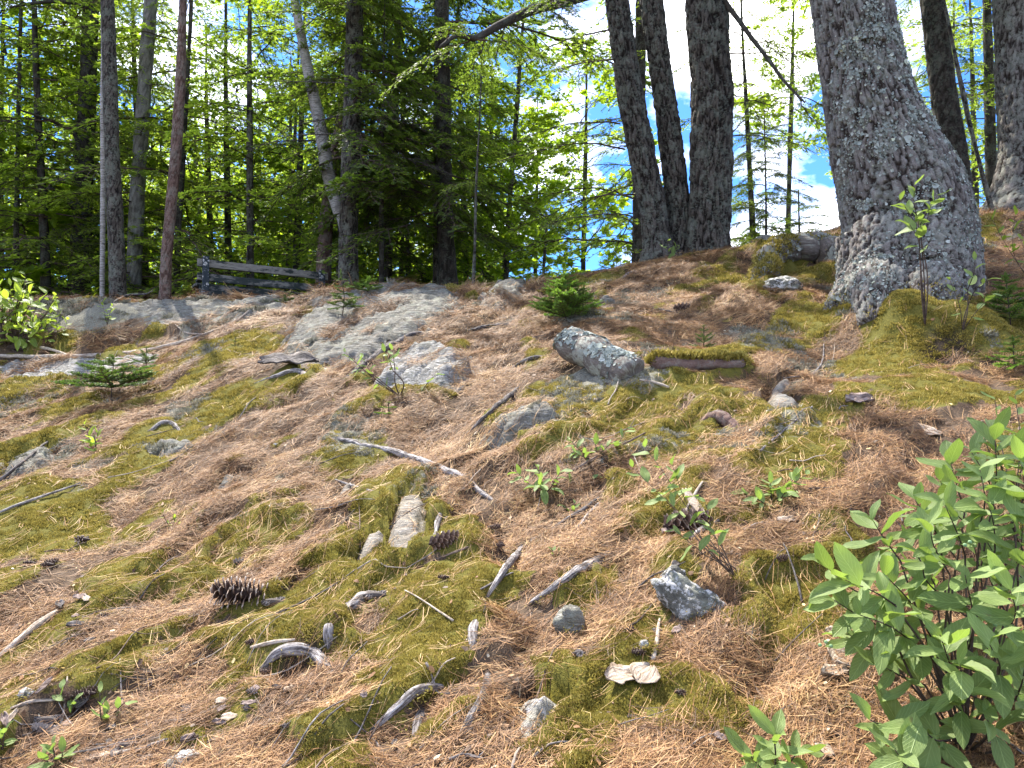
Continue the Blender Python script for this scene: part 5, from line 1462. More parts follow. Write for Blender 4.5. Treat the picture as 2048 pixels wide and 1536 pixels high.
for o in list(COL.objects):
    if o.get('label', '').startswith('thick mossy lichened root'):
        moss_on(o, 9000, .02, lambda c, n: np.clip(n[:, 2] + .3, 0, 1) * sstep(.02, -.22, c[:, 0]) + .25 * np.clip(n[:, 2] - .5, 0, 1), 6)
    if o.name.startswith('stone') and o.parent is None:
        hz = max(v.co.z for v in o.data.vertices)
        moss_on(o, 700, .009, lambda c, n: sstep(.1, -.5, c[:, 2] / hz) * sstep(.42, .55, fbm3(c / hz * 1.2, 7, 3)), 8, 'moss_skirt', .008)
    if o.name.startswith('root') and o.parent is not None:
        lowz = min(v.co.z for v in o.data.vertices)
        moss_on(o, 1500, .014, lambda c, n: sstep(lowz + .45, lowz + .12, c[:, 2]) * sstep(.40, .56, fbm3(c * 6, 9, 3)), 10, 'moss_skirt', .012)
    if o.name.startswith('exposed_root'):
        moss_on(o, 260, .009, lambda c, n: sstep(.25, -.3, n[:, 2]) * sstep(.45, .6, fbm3(c * 9, 8, 2)), 9, 'moss_skirt', .008)

# ------------------------------------------------------------------ cones
def scale_mesh(name, L_, W_, mat):
    # spoon shaped scale: base at origin, tip at +x, outer face +z
    n = 4; xs = np.array([0, .35, .7, 1.]); ws = np.array([.35, .85, 1., .45]); zs = np.array([0, .02, .07, .20])
    V = []
    for x, w, z in zip(xs, ws, zs):
        V += [(x * L_, -w * W_ / 2, z * L_ + .02 * L_), (x * L_, 0, z * L_ - .03 * L_), (x * L_, w * W_ / 2, z * L_ + .02 * L_)]
    V = np.array(V); Vb = V + np.array([0, 0, .045 * L_])
    N = len(V)
    i = np.arange(n - 1)[:, None] * 3; j = np.arange(2)[None]
    Q = np.stack([i + j, i + 3 + j, i + 4 + j, i + 1 + j], 2).reshape(-1, 4)
    rim = np.array([0, 1, 2, 5, 8, 11, 10, 9, 6, 3]); r2 = np.roll(rim, -1)
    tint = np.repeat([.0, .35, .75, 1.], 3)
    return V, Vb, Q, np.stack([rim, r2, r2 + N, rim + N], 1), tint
def cone(label, u, v, px, ang, open_=.9, sep=True, mat='cone_scale', tiltz=.15, group='pine cones on the ground', n=54, fat=.30, name='pine_cone'):
    c = at(u, v); L_ = px / FPX * c[1]
    root = thing(name, label, 'pine cone', (c[0], c[1] + L_ * .1, top(c[0], c[1] + L_ * .1) + L_ * fat * .42), group) if sep else None
    V0, Vb, Q, RQ, tint = scale_mesh('scale', L_ * .30 * (0.7 + .3 * open_), L_ * .17, mat)
    acc = Acc()
    ax = np.stack([np.linspace(-.5, .5, 10) * L_, np.zeros(10), np.zeros(10)], 1)
    rr_ = L_ * fat * .30 * np.sin(np.linspace(.25, 2.9, 10)) + .001
    Vc, Fc, tcc = tube(ax, rr_, 8, True)
    Rm = (Matrix.Rotation(ang, 4, 'Z') @ Matrix.Rotation(-tiltz, 4, 'Y'))
    if sep:
        me_c = mesh_np('core', Vc, Fc, mat, None, dict(tint=np.full(len(Vc), .1)), True)
        link('core', me_c, root, Rm)
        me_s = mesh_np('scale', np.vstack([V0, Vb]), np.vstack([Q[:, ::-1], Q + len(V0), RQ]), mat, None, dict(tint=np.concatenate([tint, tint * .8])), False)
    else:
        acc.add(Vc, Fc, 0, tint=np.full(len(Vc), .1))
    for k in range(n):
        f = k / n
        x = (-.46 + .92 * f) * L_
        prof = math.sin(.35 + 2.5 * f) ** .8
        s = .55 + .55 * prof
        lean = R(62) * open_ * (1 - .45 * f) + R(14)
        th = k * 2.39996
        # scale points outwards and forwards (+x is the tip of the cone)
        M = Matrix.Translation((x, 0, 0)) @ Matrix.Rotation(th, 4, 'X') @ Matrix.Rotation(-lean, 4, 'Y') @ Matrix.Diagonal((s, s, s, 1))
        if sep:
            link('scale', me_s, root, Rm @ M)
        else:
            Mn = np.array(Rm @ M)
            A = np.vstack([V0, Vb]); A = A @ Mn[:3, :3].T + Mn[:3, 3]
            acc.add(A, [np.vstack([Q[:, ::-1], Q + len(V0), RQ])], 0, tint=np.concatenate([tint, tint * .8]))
    if sep: return root
    loc = (c[0], c[1] + L_ * .1, top(c[0], c[1] + L_ * .1) + L_ * fat * .40)
    return tag(link(name, acc.mesh(name, mat), loc=loc), label, 'pine cone', group)
cone('large open dark pine cone with pale scale tips in the left foreground', 478, 1212, 104, R(200), 1.0, fat=.42)
cone('open brown pine cone beside the tall narrow stone slab', 885, 1102, 66, R(40), .7, fat=.34)
cone('open dark pine cone half hidden by the forked sprig on the right', 1372, 1068, 92, R(10), .9, fat=.40)
for lab, u, v, px, an, op, mat in [
    ('small open cone lying on sunlit needles near the crest', 1364, 622, 34, .4, 1., 'cone_scale'),
    ('tiny dark cone on needles left of the large shrub', 1565, 1125, 24, .3, .9, 'cone_scale'),
    ('closed grey cone right against the large open dark cone', 543, 1214, 44, .5, .15, 'grey_cone'),
    ('closed grey cone in the bottom left cluster, topmost', 92, 1452, 42, .3, .15, 'grey_cone'),
    ('open toothed grey cone in the bottom left cluster, lower left one', 85, 1468, 44, 2.9, .5, 'grey_cone'),
    ('closed grey cone in the bottom left cluster, right one', 118, 1478, 36, .9, .15, 'grey_cone'),
    ('dark open cone at the left, first above the grey cluster', 128, 1405, 32, 2.6, .9, 'cone_scale'),
    ('dark open cone at the left, right of the other dark one', 168, 1402, 40, .8, .9, 'cone_scale'),
    ('small round brown cone below the green seedlings at bottom left', 275, 1456, 24, 1.2, .6, 'cone_scale'),
    ('small brown cone on needles left of the mossy rock hump', 203, 1236, 22, .2, .7, 'cone_scale'),
    ('grey cone resting on the stubby pale root', 748, 1202, 44, .5, .12, 'grey_cone'),
    ('small brown cone right of the cone by the stone slab', 988, 1060, 26, .3, .6, 'cone_scale'),
    ('small dark cone on needles above the arched root', 500, 1290, 22, .8, .8, 'cone_scale'),
    ('little dark cone on the left slope above dark moss', 100, 1130, 26, .4, .8, 'cone_scale'),
    ('tiny dark cone near the bottom left of the arched root', 352, 1360, 24, 1.9, .8, 'cone_scale'),
    ('tiny brown cone at the bottom left of centre', 372, 1420, 22, .6, .8, 'cone_scale'),
    ('tiny dark cone near the moss at the bottom', 385, 1480, 20, .1, .8, 'cone_scale'),
    ('small grey cone at the far bottom left', 250, 1500, 34, .2, .2, 'grey_cone')]:
    cone(lab, u, v, px, an, op, False, mat, n=40, fat=.42 if op > .4 else .5)

g = np.random.default_rng(45)
for k in range(22):
    u = g.uniform(20, 700) if k % 3 else g.uniform(700, 1500); v = g.uniform(1080, 1520)
    cone('little dark fallen cone lying in the needle litter', u, v, g.uniform(16, 30), g.uniform(0, 6), .8, False, 'cone_scale' if k % 4 else 'grey_cone', n=26, fat=.5, group='little dark cones in the litter')
# ------------------------------------------------------------------ broad-leaved plants
def leaf_mesh(name, mat, wr=.46, fold=.22, curl=.25, seed=0, tint=.5):
    n = 7
    t = np.linspace(0, 1, n)
    w = wr * .5 * np.sin(np.pi * t ** .95) ** .68 * (1 - .12 * t)
    w[0] = .012; w[-1] = .004
    g = np.random.default_rng(seed)
    z = -curl * t ** 2 * .5 + .05 * np.sin(t * 5 + seed)
    V = []; tc = []
    for i in range(n):
        for sgn in (-1, -.5, 0, .5, 1):
            V.append((t[i], sgn * w[i] * (1 - fold * .3), z[i] + abs(sgn) * w[i] * fold + .02 * math.sin(t[i] * 9 + sgn * 2 + seed) * abs(sgn)))
            tc.append((t[i], sgn * w[i] / (wr * .5), 0))
    i = np.arange(n - 1)[:, None] * 5; j = np.arange(4)[None]
    Q = np.stack([i + j, i + 5 + j, i + 6 + j, i + 1 + j], 2).reshape(-1, 4)[:, ::-1]
    return mesh_np('leaf', np.array(V), Q, mat, None, dict(tc=np.array(tc), tint=np.full(len(V), tint)), True)
LEAF = {}
for mat in ('shrub_leaf', 'bright_leaf', 'glare_leaf'):
    LEAF[mat] = [leaf_mesh('leaf', mat, w_, f_, c_, k, t_) for k, (w_, f_, c_, t_) in enumerate([(.47, .25, .2, .2), (.54, .12, .35, .6), (.43, .35, .1, .9), (.50, .2, -.1, .4), (.45, .5, .3, .7)])]

def place_leaf(root, base, p, d, up, ln, mat, g, name='leaf'):
    d = unit(np.asarray(d, float)); up = np.asarray(up, float)
    z = up - d * d.dot(up); z = unit(z); y = np.cross(z, d)
    M = Matrix(((d[0] * ln, y[0] * ln, z[0] * ln, p[0] - base[0]), (d[1] * ln, y[1] * ln, z[1] * ln, p[1] - base[1]), (d[2] * ln, y[2] * ln, z[2] * ln, p[2] - base[2]), (0, 0, 0, 1)))
    return link(name, LEAF[mat][int(g.integers(0, 5))], root, M)

def shoot(root, base, p0, p1, nl, ln, mat, g, acc, r=.0022, f0=.25, tuft=3):
    """a leafy shoot from p0 to p1: stem goes into acc, leaves become parts"""
    p0 = np.asarray(p0, float); p1 = np.asarray(p1, float); L_ = np.linalg.norm(p1 - p0)
    mid = (p0 + p1) / 2 + g.normal(0, .06, 3) * L_ + np.array([0, 0, -.04 * L_])
    s = resample(np.array([p0, mid, p1]), 10)
    V, F, tc = tube(s, np.linspace(r, r * .45, 10), 6)
    acc.add(V, F, 0, tc=tc)
    ax = unit(p1 - p0)
    az0 = g.uniform(0, 6.28)
    for k in range(nl):
        f = f0 + (1 - f0) * k / max(1, nl - 1)
        p = np.array([np.interp(f, np.linspace(0, 1, 10), s[:, i]) for i in range(3)])
        az = az0 + k * 2.4 + g.normal(0, .3)
        e1 = unit(np.cross(ax, [0.1, .2, 1.])); e2 = np.cross(ax, e1)
        out = math.cos(az) * e1 + math.sin(az) * e2
        d = unit(out * (1.0 - .35 * (k >= nl - tuft)) + ax * (.30 + .45 * (k >= nl - tuft)) + np.array([0, -.12, -.10]))
        place_leaf(root, base, p, d, np.array([0, -.45, 1.]) + g.normal(0, .25, 3) + ax * .2, ln * g.uniform(.58, 1.15) * (.75 + .25 * math.sin(math.pi * min(1, .25 + f * .7))), mat, g)

def plant(name, label, foot, shoots, ln, mat, stem='stem_brown', seed=0, group=None, r=.003, cat='plant', main=None):
    """foot: photo pixel of the foot; shoots: (tip u, v, dy, leaves[, start u, v, dy]) with dy added to the foot's distance"""
    c = att(*foot); g = np.random.default_rng(seed + 40)
    c = np.array([c[0], c[1], top(c[0], c[1]) - .01])
    root = thing(name, label, cat, c, group)
    acc = Acc()
    for sh in shoots:
        u, v, dy, nl = sh[:4]
        tip = P(u, v, c[1] + dy)
        if len(sh) > 4:
            st_ = P(sh[4], sh[5], c[1] + sh[6])
            s = resample(np.array([c, (c + st_) / 2 + np.array([g.normal(0, .02), g.normal(0, .02), .0]), st_]), 12)
            V, F, tc = tube(s, np.linspace(r * 1.5, r, 12), 6); acc.add(V, F, 0, tc=tc)
            shoot(root, c, st_, tip, nl, ln, mat, g, acc, r, .15)
        else:
            shoot(root, c, c, tip, nl, ln, mat, g, acc, r, .35)
    link('stem', acc.mesh('stem', stem, c, True), root)
    return root, c
GB = 'blueberry sprigs on the slope'
# large shrub in the right foreground
g = np.random.default_rng(3)
big = []
for (u, v, dy, nl, su, sv, sdy) in [
    (1640, 1120, .10, 9, 1760, 1200, .05), (1668, 1200, .05, 8, 1780, 1260, .0), (1745, 1040, .15, 9, 1800, 1120, .1), (1770, 1150, .0, 9, 1840, 1230, .0), (1830, 1000, .15, 9, 1880, 1080, .12),
    (1900, 920, .2, 9, 1930, 1020, .15), (1990, 880, .2, 9, 1990, 980, .2), (2050, 930, .1, 8, 2030, 1040, .1), (1890, 1010, .05, 9, 1930, 1110, .05), (1975, 1000, .0, 9, 1990, 1100, .0),
    (2045, 1050, -.05, 9, 2030, 1150, -.05), (1850, 1110, .0, 9, 1890, 1200, .0), (1930, 1150, -.1, 9, 1950, 1240, -.05), (2020, 1180, -.15, 9, 2010, 1270, -.1), (1790, 1250, -.05, 8, 1860, 1310, .0),
    (1760, 1330, -.05, 7, 1850, 1370, .0), (1880, 1270, -.15, 9, 1910, 1350, -.1), (1980, 1290, -.2, 8, 1990, 1370, -.1), (2050, 1330, -.15, 7, 2030, 1400, -.1), (1900, 1400, -.1, 7, 1940, 1440, -.05),
    (1840, 1450, -.15, 7, 1900, 1480, -.05), (1975, 1440, -.15, 7, 1985, 1480, -.05), (1740, 1440, -.1, 7, 1830, 1480, .0), (1790, 1500, -.2, 7, 1850, 1530, -.1), (1820, 1210, .1, 8, 1870, 1290, .08), (1945, 1080, .12, 8, 1965, 1180, .1), (1700, 1280, .08, 6, 1790, 1330, .05), (1690, 1160, -.05, 8, 1790, 1210, -.05), (1720, 1230, -.1, 7, 1820, 1280, -.05), (1960, 940, .05, 8, 1960, 1050, .05), (1860, 1050, -.05, 8, 1900, 1150, -.05), (1810, 1080, .2, 7, 1870, 1170, .1), (2000, 1120, .1, 8, 2000, 1220, .05), (1920, 1330, -.2, 7, 1960, 1400, -.1)]:
    big.append((u, v, dy, nl, su, sv, sdy))
root, c = plant('leafy_shrub', 'large leafy green shrub filling the lower right corner', (1930, 1500), big, .106, 'shrub_leaf', seed=1, r=.0023, cat='shrub')
import bmesh
bm = bmesh.new(); bmesh.ops.create_icosphere(bm, subdivisions=2, radius=.0045); bme = bpy.data.meshes.new('berry'); bm.to_mesh(bme); bm.free(); bme.materials.append(MATS['berry'])
for u, v in [(1640, 1290), (1652, 1284), (1662, 1292), (1765, 1300), (1772, 1308), (1780, 1296), (1930, 1090), (1940, 1084), (1990, 1250)]:
    link('berry', bme, root, loc=P(u, v, c[1] - .05) - c)
plant('leafy_shrub', 'second leafy shrub crowding in from the right edge behind the large one', (2080, 1330), [(1985, 860, .15, 9, 2010, 960, .1), (1940, 900, .1, 9, 1985, 1000, .1), (2040, 880, .05, 9, 2050, 980, .0), (1880, 960, .12, 9, 1950, 1060, .1), (2030, 1000, -.05, 9, 2045, 1100, 0), (1960, 1060, -.05, 9, 2010, 1150, 0), (2060, 1120, -.1, 9, 2060, 1210, -.05), (2010, 1240, -.1, 9, 2050, 1310, -.05), (1840, 1040, .12, 8, 1930, 1140, .1), (1790, 1110, .1, 8, 1900, 1210, .05), (1910, 1200, .0, 9, 1990, 1270, 0), (2055, 1400, -.2, 8, 2070, 1440, -.1), (1985, 1370, -.15, 8, 2040, 1410, -.1), (1730, 1190, .1, 7, 1850, 1270, .1), (1850, 1340, -.1, 8, 1950, 1380, -.05), (1900, 1480, -.2, 8, 1990, 1480, -.1)], .106, 'shrub_leaf', seed=31, r=.0023, cat='shrub')
plant('leafy_shrub', 'low leafy shoot at the bottom edge left of the large shrub', (1545, 1560), [(1500, 1510, -.02, 8), (1548, 1470, .0, 9), (1600, 1500, .02, 8)], .098, 'shrub_leaf', seed=2, cat='shrub')
plant('leafy_shrub', 'slender shrub shoots with small pale leaves at the right edge above the large shrub', (2030, 1000), [(1990, 800, .2, 8), (2030, 790, .1, 8), (2045, 870, .0, 8), (1960, 850, .2, 7)], .075, 'shrub_leaf', seed=3, cat='shrub')
plant('blueberry_sprig', 'forked blueberry sprig with bare lower stems right of the middle', (1470, 1150), [(1290, 895, .15, 8, 1370, 1010, .1), (1265, 935, .1, 6, 1350, 1020, .1), (1345, 930, .12, 6, 1375, 1010, .1), (1325, 990, .05, 7, 1400, 1075, .05), (1410, 1005, .05, 5, 1420, 1080, .05), (1350, 1060, .0, 5, 1410, 1110, .0), (1430, 1070, .0, 3, 1440, 1120, 0)], .068, 'shrub_leaf', 'brown_twig', seed=4, group=GB, r=.0016)
plant('blueberry_sprig', 'low spreading blueberry sprig on needles left of the forked sprig', (1090, 985), [(1035, 945, .05, 7), (1075, 935, .05, 7), (1120, 945, .0, 6), (1195, 950, .05, 6), (1080, 970, -.1, 6)], .075, 'shrub_leaf', seed=5, group=GB)
plant('blueberry_sprig', 'blueberry sprig behind the low spreading one, under the thin brown stick', (1190, 915), [(1140, 880, .05, 7), (1190, 880, .05, 6), (1225, 885, .0, 6), (1255, 855, .1, 6), (1150, 905, -.05, 5)], .070, 'shrub_leaf', seed=6, group=GB)
plant('blueberry_sprig', 'dense dark green sprig between the forked sprig and the large shrub', (1545, 1005), [(1490, 985, .05, 7), (1540, 965, .05, 8), (1590, 955, .05, 7), (1612, 950, .05, 6), (1570, 985, -.05, 6), (1510, 995, -.05, 6)], .072, 'shrub_leaf', seed=7, group=GB)
plant('blueberry_sprig', 'airy sprig with thin stems in front of the quartz slab', (800, 790), [(690, 705, .0, 6, 740, 750, 0), (765, 695, .1, 6, 785, 740, 0), (725, 715, .05, 6, 760, 760, 0), (785, 700, .1, 5, 790, 740, .05), (870, 750, .0, 3, 840, 790, 0), (715, 740, .0, 5)], .075, 'shrub_leaf', seed=8, group=GB)
plant('maple_sapling', 'sapling with a tuft of broad leaves in front of the leaning pine trunk', (1850, 650), [(1800, 400, -.1, 5, 1838, 470, -.05), (1830, 370, -.1, 6, 1836, 440, -.05), (1875, 390, -.1, 5, 1840, 450, -.05), (1860, 410, -.15, 5, 1838, 460, -.05), (1820, 450, -.15, 5, 1840, 520, -.05)], .135, 'shrub_leaf', seed=9, cat='sapling', r=.0035)
plant('leafy_shrub', 'thin bare stemmed shrub with sunlit leaves at its tip right of the leaning pine', (1925, 660), [(1950, 520, -.1, 4, 1935, 580, 0), (1900, 560, -.1, 4), (1975, 560, -.1, 5, 1940, 600, 0), (1985, 590, -.05, 4)], .09, 'shrub_leaf', seed=10, cat='shrub')
plant('leafy_shrub', 'arching leafy shoots at the right edge above the hemlock seedling', (2060, 560), [(1985, 440, .1, 7), (2030, 430, .1, 7), (2045, 480, .0, 7)], .10, 'bright_leaf', seed=11, cat='shrub')
# bright bush at left
L_b = []
g = np.random.default_rng(15)
for i in range(46):
    u = g.uniform(-40, 118); v = 545 + g.uniform(0, 1) * 115 + max(0, u - 60) * .5
    L_b.append((u, v, g.uniform(-.6, .5), 6, u * .6 + 5, v + 55, g.uniform(-.1, .1)))
plant('leafy_shrub', 'sunlit bright yellow green bush at the left edge of the picture', (15, 690), L_b, .15, 'bright_leaf', seed=12, cat='shrub', r=.005)
plant('leafy_shrub', 'little bright green shoot on the lichen hump near the sunlit bush', (215, 650), [(205, 605, 0, 6), (225, 612, 0, 5), (215, 625, 0, 4)], .09, 'bright_leaf', seed=13, cat='shrub')
plant('leafy_shrub', 'small outlying shoot of bright leaves right of the sunlit bush', (120, 680), [(115, 620, 0, 6), (135, 640, 0, 6), (110, 650, 0, 5)], .11, 'bright_leaf', seed=14, cat='shrub')
GS_ = 'green seedlings at the bottom left'
plant('seedling', 'two leaved green seedling at the bottom left, right of the dark cones', (208, 1445), [(200, 1385, 0, 3), (215, 1420, 0, 3), (250, 1405, 0, 3)], .06, 'shrub_leaf', 'stem_brown', 15, GS_)
plant('seedling', 'small seedling standing among the dark cones at the left', (140, 1425), [(122, 1378, 0, 4), (150, 1400, 0, 3), (138, 1415, 0, 2)], .045, 'shrub_leaf', 'stem_brown', 16, GS_)
plant('seedling', 'upright green seedling at the bottom left edge', (110, 1540), [(105, 1490, 0, 5), (125, 1505, 0, 4), (90, 1510, 0, 3)], .058, 'shrub_leaf', 'stem_brown', 17, GS_)
plant('seedling', 'leafy tip at the very left edge near the bottom', (5, 1500), [(10, 1460, 0, 5), (0, 1470, 0, 4)], .05, 'shrub_leaf', 'stem_brown', 18, GS_)
plant('seedling', 'pale green seedling sprouting on the left slope under the spruce seedling', (185, 900), [(170, 850, 0, 4), (195, 865, 0, 4), (185, 880, 0, 3)], .09, 'bright_leaf', 'stem_brown', 19)
plant('seedling', 'tiny pale green sprig among needles on the left slope', (345, 1055), [(325, 1025, 0, 3), (350, 1035, 0, 4), (365, 1045, 0, 3)], .035, 'bright_leaf', 'stem_brown', 20)
plant('seedling', 'tiny green sprout on needles left of the straight grey root', (1110, 1115), [(1105, 1100, 0, 4), (1118, 1104, 0, 3)], .028, 'shrub_leaf', 'stem_brown', 21)
plant('seedling', 'sprig of green leaves at the foot of the triple stems', (1345, 520), [(1335, 482, -.3, 4), (1355, 490, -.3, 5), (1325, 490, -.3, 3)], .11, 'shrub_leaf', 'stem_brown', 22)
plant('seedling', 'low sprout of three leaves right of the straight grey root', (1145, 1025), [(1125, 1010, 0, 3), (1150, 1008, 0, 3)], .04, 'shrub_leaf', 'stem_brown', 23)

# ------------------------------------------------------------------ conifer seedlings
def needle_branch(seed, mat, L_=1.0, den=1.0, flat=.35, nl=.075):
    g = np.random.default_rng(seed); acc = Acc()
    lines = [(np.zeros(3), np.array([1., 0, .05]), 1.0)]
    for k in range(8):
        f = .25 + .65 * k / 8
        sd = 1 if k % 2 else -1
        lines.append((np.array([f, 0, .04 * f]), unit(np.array([.75, sd * .65, g.normal(0, .08)])), .42 * (1.15 - f)))
    C, D, N, LL, WW, TT = [], [], [], [], [], []
    for p0, d, ln in lines:
        q = np.array([p0, p0 + d * ln * .5, p0 + d * ln])
        V, F, tc = tube(q, [.012, .009, .005], 4, False); acc.add(V, F, 0, tc=tc)
        k = int(ln * 110 * den)
        f = g.uniform(.02, 1, k); c = p0 + d * (ln * f)[:, None]
        out = g.normal(0, 1, (k, 3)); out[:, 2] = np.abs(out[:, 2]) * .5 - .1 if flat < .5 else out[:, 2]
        out = unit(out - (out @ d)[:, None] * d)
        D.append(unit(out * .85 + d * .6)); C.append(c); N.append(unit(g.normal(0, 1, (k, 3)) + np.array([0, 0, .8]))); LL.append(g.uniform(.7, 1.2, k) * nl); WW.append(np.full(k, .02)); TT.append(np.clip(g.normal(.4, .2, k) + .4 * (f > .8), 0, 1))
    V, Q = kite(np.vstack(C), np.vstack(D), np.vstack(N), np.concatenate(LL), np.concatenate(WW))
    acc.add(V, Q, 1, tint=np.repeat(np.concatenate(TT), 4))
    return acc.mesh('branch', ['stem_brown', mat])
NBR = {k: [needle_branch(300 + 10 * i + j, k, den=1.6) for j in range(3)] for i, k in enumerate(('spruce_leaf', 'fir_leaf'))}
def seedling_tree(name, label, u, v, tops, wpx, mat, whorls, nper, seed, low=.25, cat='seedling tree', up=.25, group='little conifers on the slope', dv=0):
    c = att(u, v); g = np.random.default_rng(seed)
    c = np.array([c[0], c[1], top(c[0], c[1]) - .01])
    root = thing(name, label, cat, c, group)
    H = (v - tops) / FPX * c[1]; Wd = wpx / FPX * c[1] / 2
    q = np.array([[0, 0, -.02], [g.normal(0, .02) * H, 0, H * .5], [g.normal(0, .04) * H, 0, H]])
    s = resample(q, 10)
    V, F, tc = tube(s, np.linspace(max(.012 * H, .004), .003, 10), 7)
    link('stem', mesh_np('stem', V, F, 'stem_brown', None, dict(tc=tc), True), root)
    for w in range(whorls):
        f = low + (1 - low) * w / max(1, whorls - 1) * .96
        ln = Wd * (1.05 - .85 * ((f - low) / (1 - low)) ** 1.2) * g.uniform(.85, 1.1)
        p = np.array([np.interp(f, np.linspace(0, 1, 10), s[:, i]) for i in range(3)])
        for k in range(nper):
            az = 2 * PI * k / nper + w * .9 + g.normal(0, .2)
            M = Matrix.Translation(Vector(p)) @ Matrix.Rotation(az, 4, 'Z') @ Matrix.Rotation(-(up + g.normal(0, .12)), 4, 'Y') @ Matrix.Rotation(g.normal(0, .2), 4, 'X')
            sl2 = ln * g.uniform(.8, 1.1)
            link('branch', NBR[mat][int(g.integers(0, 3))], root, M @ Matrix.Diagonal((sl2, sl2, sl2 * .9, 1)))
    M = Matrix.Translation(Vector(s[7])) @ Matrix.Rotation(-PI / 2, 4, 'Y')
    link('branch', NBR[mat][0], root, M @ Matrix.Diagonal((H * .3, H * .3, H * .3, 1)))
    return root
seedling_tree('spruce_seedling', 'flat topped dark spruce seedling on the left slope', 222, 805, 712, 215, 'spruce_leaf', 5, 5, 1, .38, up=.12)
seedling_tree('spruce_seedling', 'smaller spruce seedling right behind the flat topped one', 292, 735, 692, 70, 'spruce_leaf', 4, 5, 2, .3)
seedling_tree('spruce_seedling', 'thin spruce seedling on the big slab below the right end of the bench', 684, 632, 540, 84, 'spruce_leaf', 6, 5, 3, .25, up=.05)
seedling_tree('spruce_seedling', 'small dark spruce seedling in front of the bench', 572, 608, 578, 52, 'spruce_leaf', 4, 5, 4, .2)
seedling_tree('fir_seedling', 'bushy bright green fir seedling behind the lichened log', 1132, 640, 535, 150, 'fir_leaf', 9, 8, 5, .12, up=.25)
seedling_tree('fir_seedling', 'low fir shoot leaning right beside the bushy fir seedling', 1165, 625, 565, 90, 'fir_leaf', 5, 6, 6, .2)
seedling_tree('fir_seedling', 'tiny fir seedling growing on the mossy log', 1408, 700, 648, 60, 'spruce_leaf', 5, 5, 7, .2, up=.4)
seedling_tree('fir_seedling', 'green hemlock seedling at the right edge above the mossy mound', 2022, 650, 545, 130, 'fir_leaf', 7, 7, 8, .2)
seedling_tree('fir_seedling', 'lower pale hemlock seedling at the right edge beside the mossy mound', 2030, 745, 670, 110, 'fir_leaf', 5, 6, 9, .3, up=.05)
seedling_tree('fir_seedling', 'flat pale green fir shoot on the moss below the airy sprig', 778, 828, 800, 62, 'fir_leaf', 3, 5, 10, .3, up=.05)
seedling_tree('fir_seedling', 'pale fir shoot by the bench behind the thin spruce seedling', 735, 585, 552, 80, 'fir_leaf', 4, 6, 11, .2)
seedling_tree('spruce_seedling', 'tiny spruce seedling in the moss left of the long root', 470, 690, 672, 24, 'spruce_leaf', 3, 5, 12, .2)
seedling_tree('fir_seedling', 'small fern like fir sprout low on the left slope', 190, 905, 868, 40, 'fir_leaf', 3, 5, 13, .2)
# ------------------------------------------------------------------ needles, moss, lichen
def scatter(n, seed, amax=R(46), d0=1.25, d1=13.0, power=0.0):
    g = np.random.default_rng(seed)
    th = g.uniform(-amax, amax, n)
    d = d0 + (d1 - d0) * g.uniform(0, 1, n) ** (1 + power)
    return g, d * np.sin(th), d * np.cos(th), d


# footprints of lying things, where the litter thins out
EXC = np.zeros_like(GZ)
def footprint(o):
    if o.type == 'MESH':
        me = o.data; nv = len(me.vertices); co = np.empty(nv * 3, np.float32); me.vertices.foreach_get('co', co); co = co.reshape(-1, 3) + np.array(o.location)
    else:
        g = np.random.default_rng(1); co = np.array(o.location) + g.normal(0, .03, (300, 3)) * np.array([1, 1, 0])
    a = np.clip((np.arctan2(co[:, 0], co[:, 1]) + AMAX) / (2 * AMAX) * (NA - 1), 0, NA - 1).astype(int)
    l = np.clip((np.log(np.hypot(co[:, 0], co[:, 1])) - math.log(R0)) / (math.log(R1) - math.log(R0)) * (NR - 1), 0, NR - 1).astype(int)
    up = co[:, 2] > GZ[l, a] - .01
    for da in (-1, 0, 1):
        EXC[l[up], np.clip(a[up] + da, 0, NA - 1)] = 1
for o in list(COL.objects):
    if o.parent is None and o.get('category') in ('root', 'stick', 'stone', 'log', 'bark', 'leaf', 'pine cone') : footprint(o)

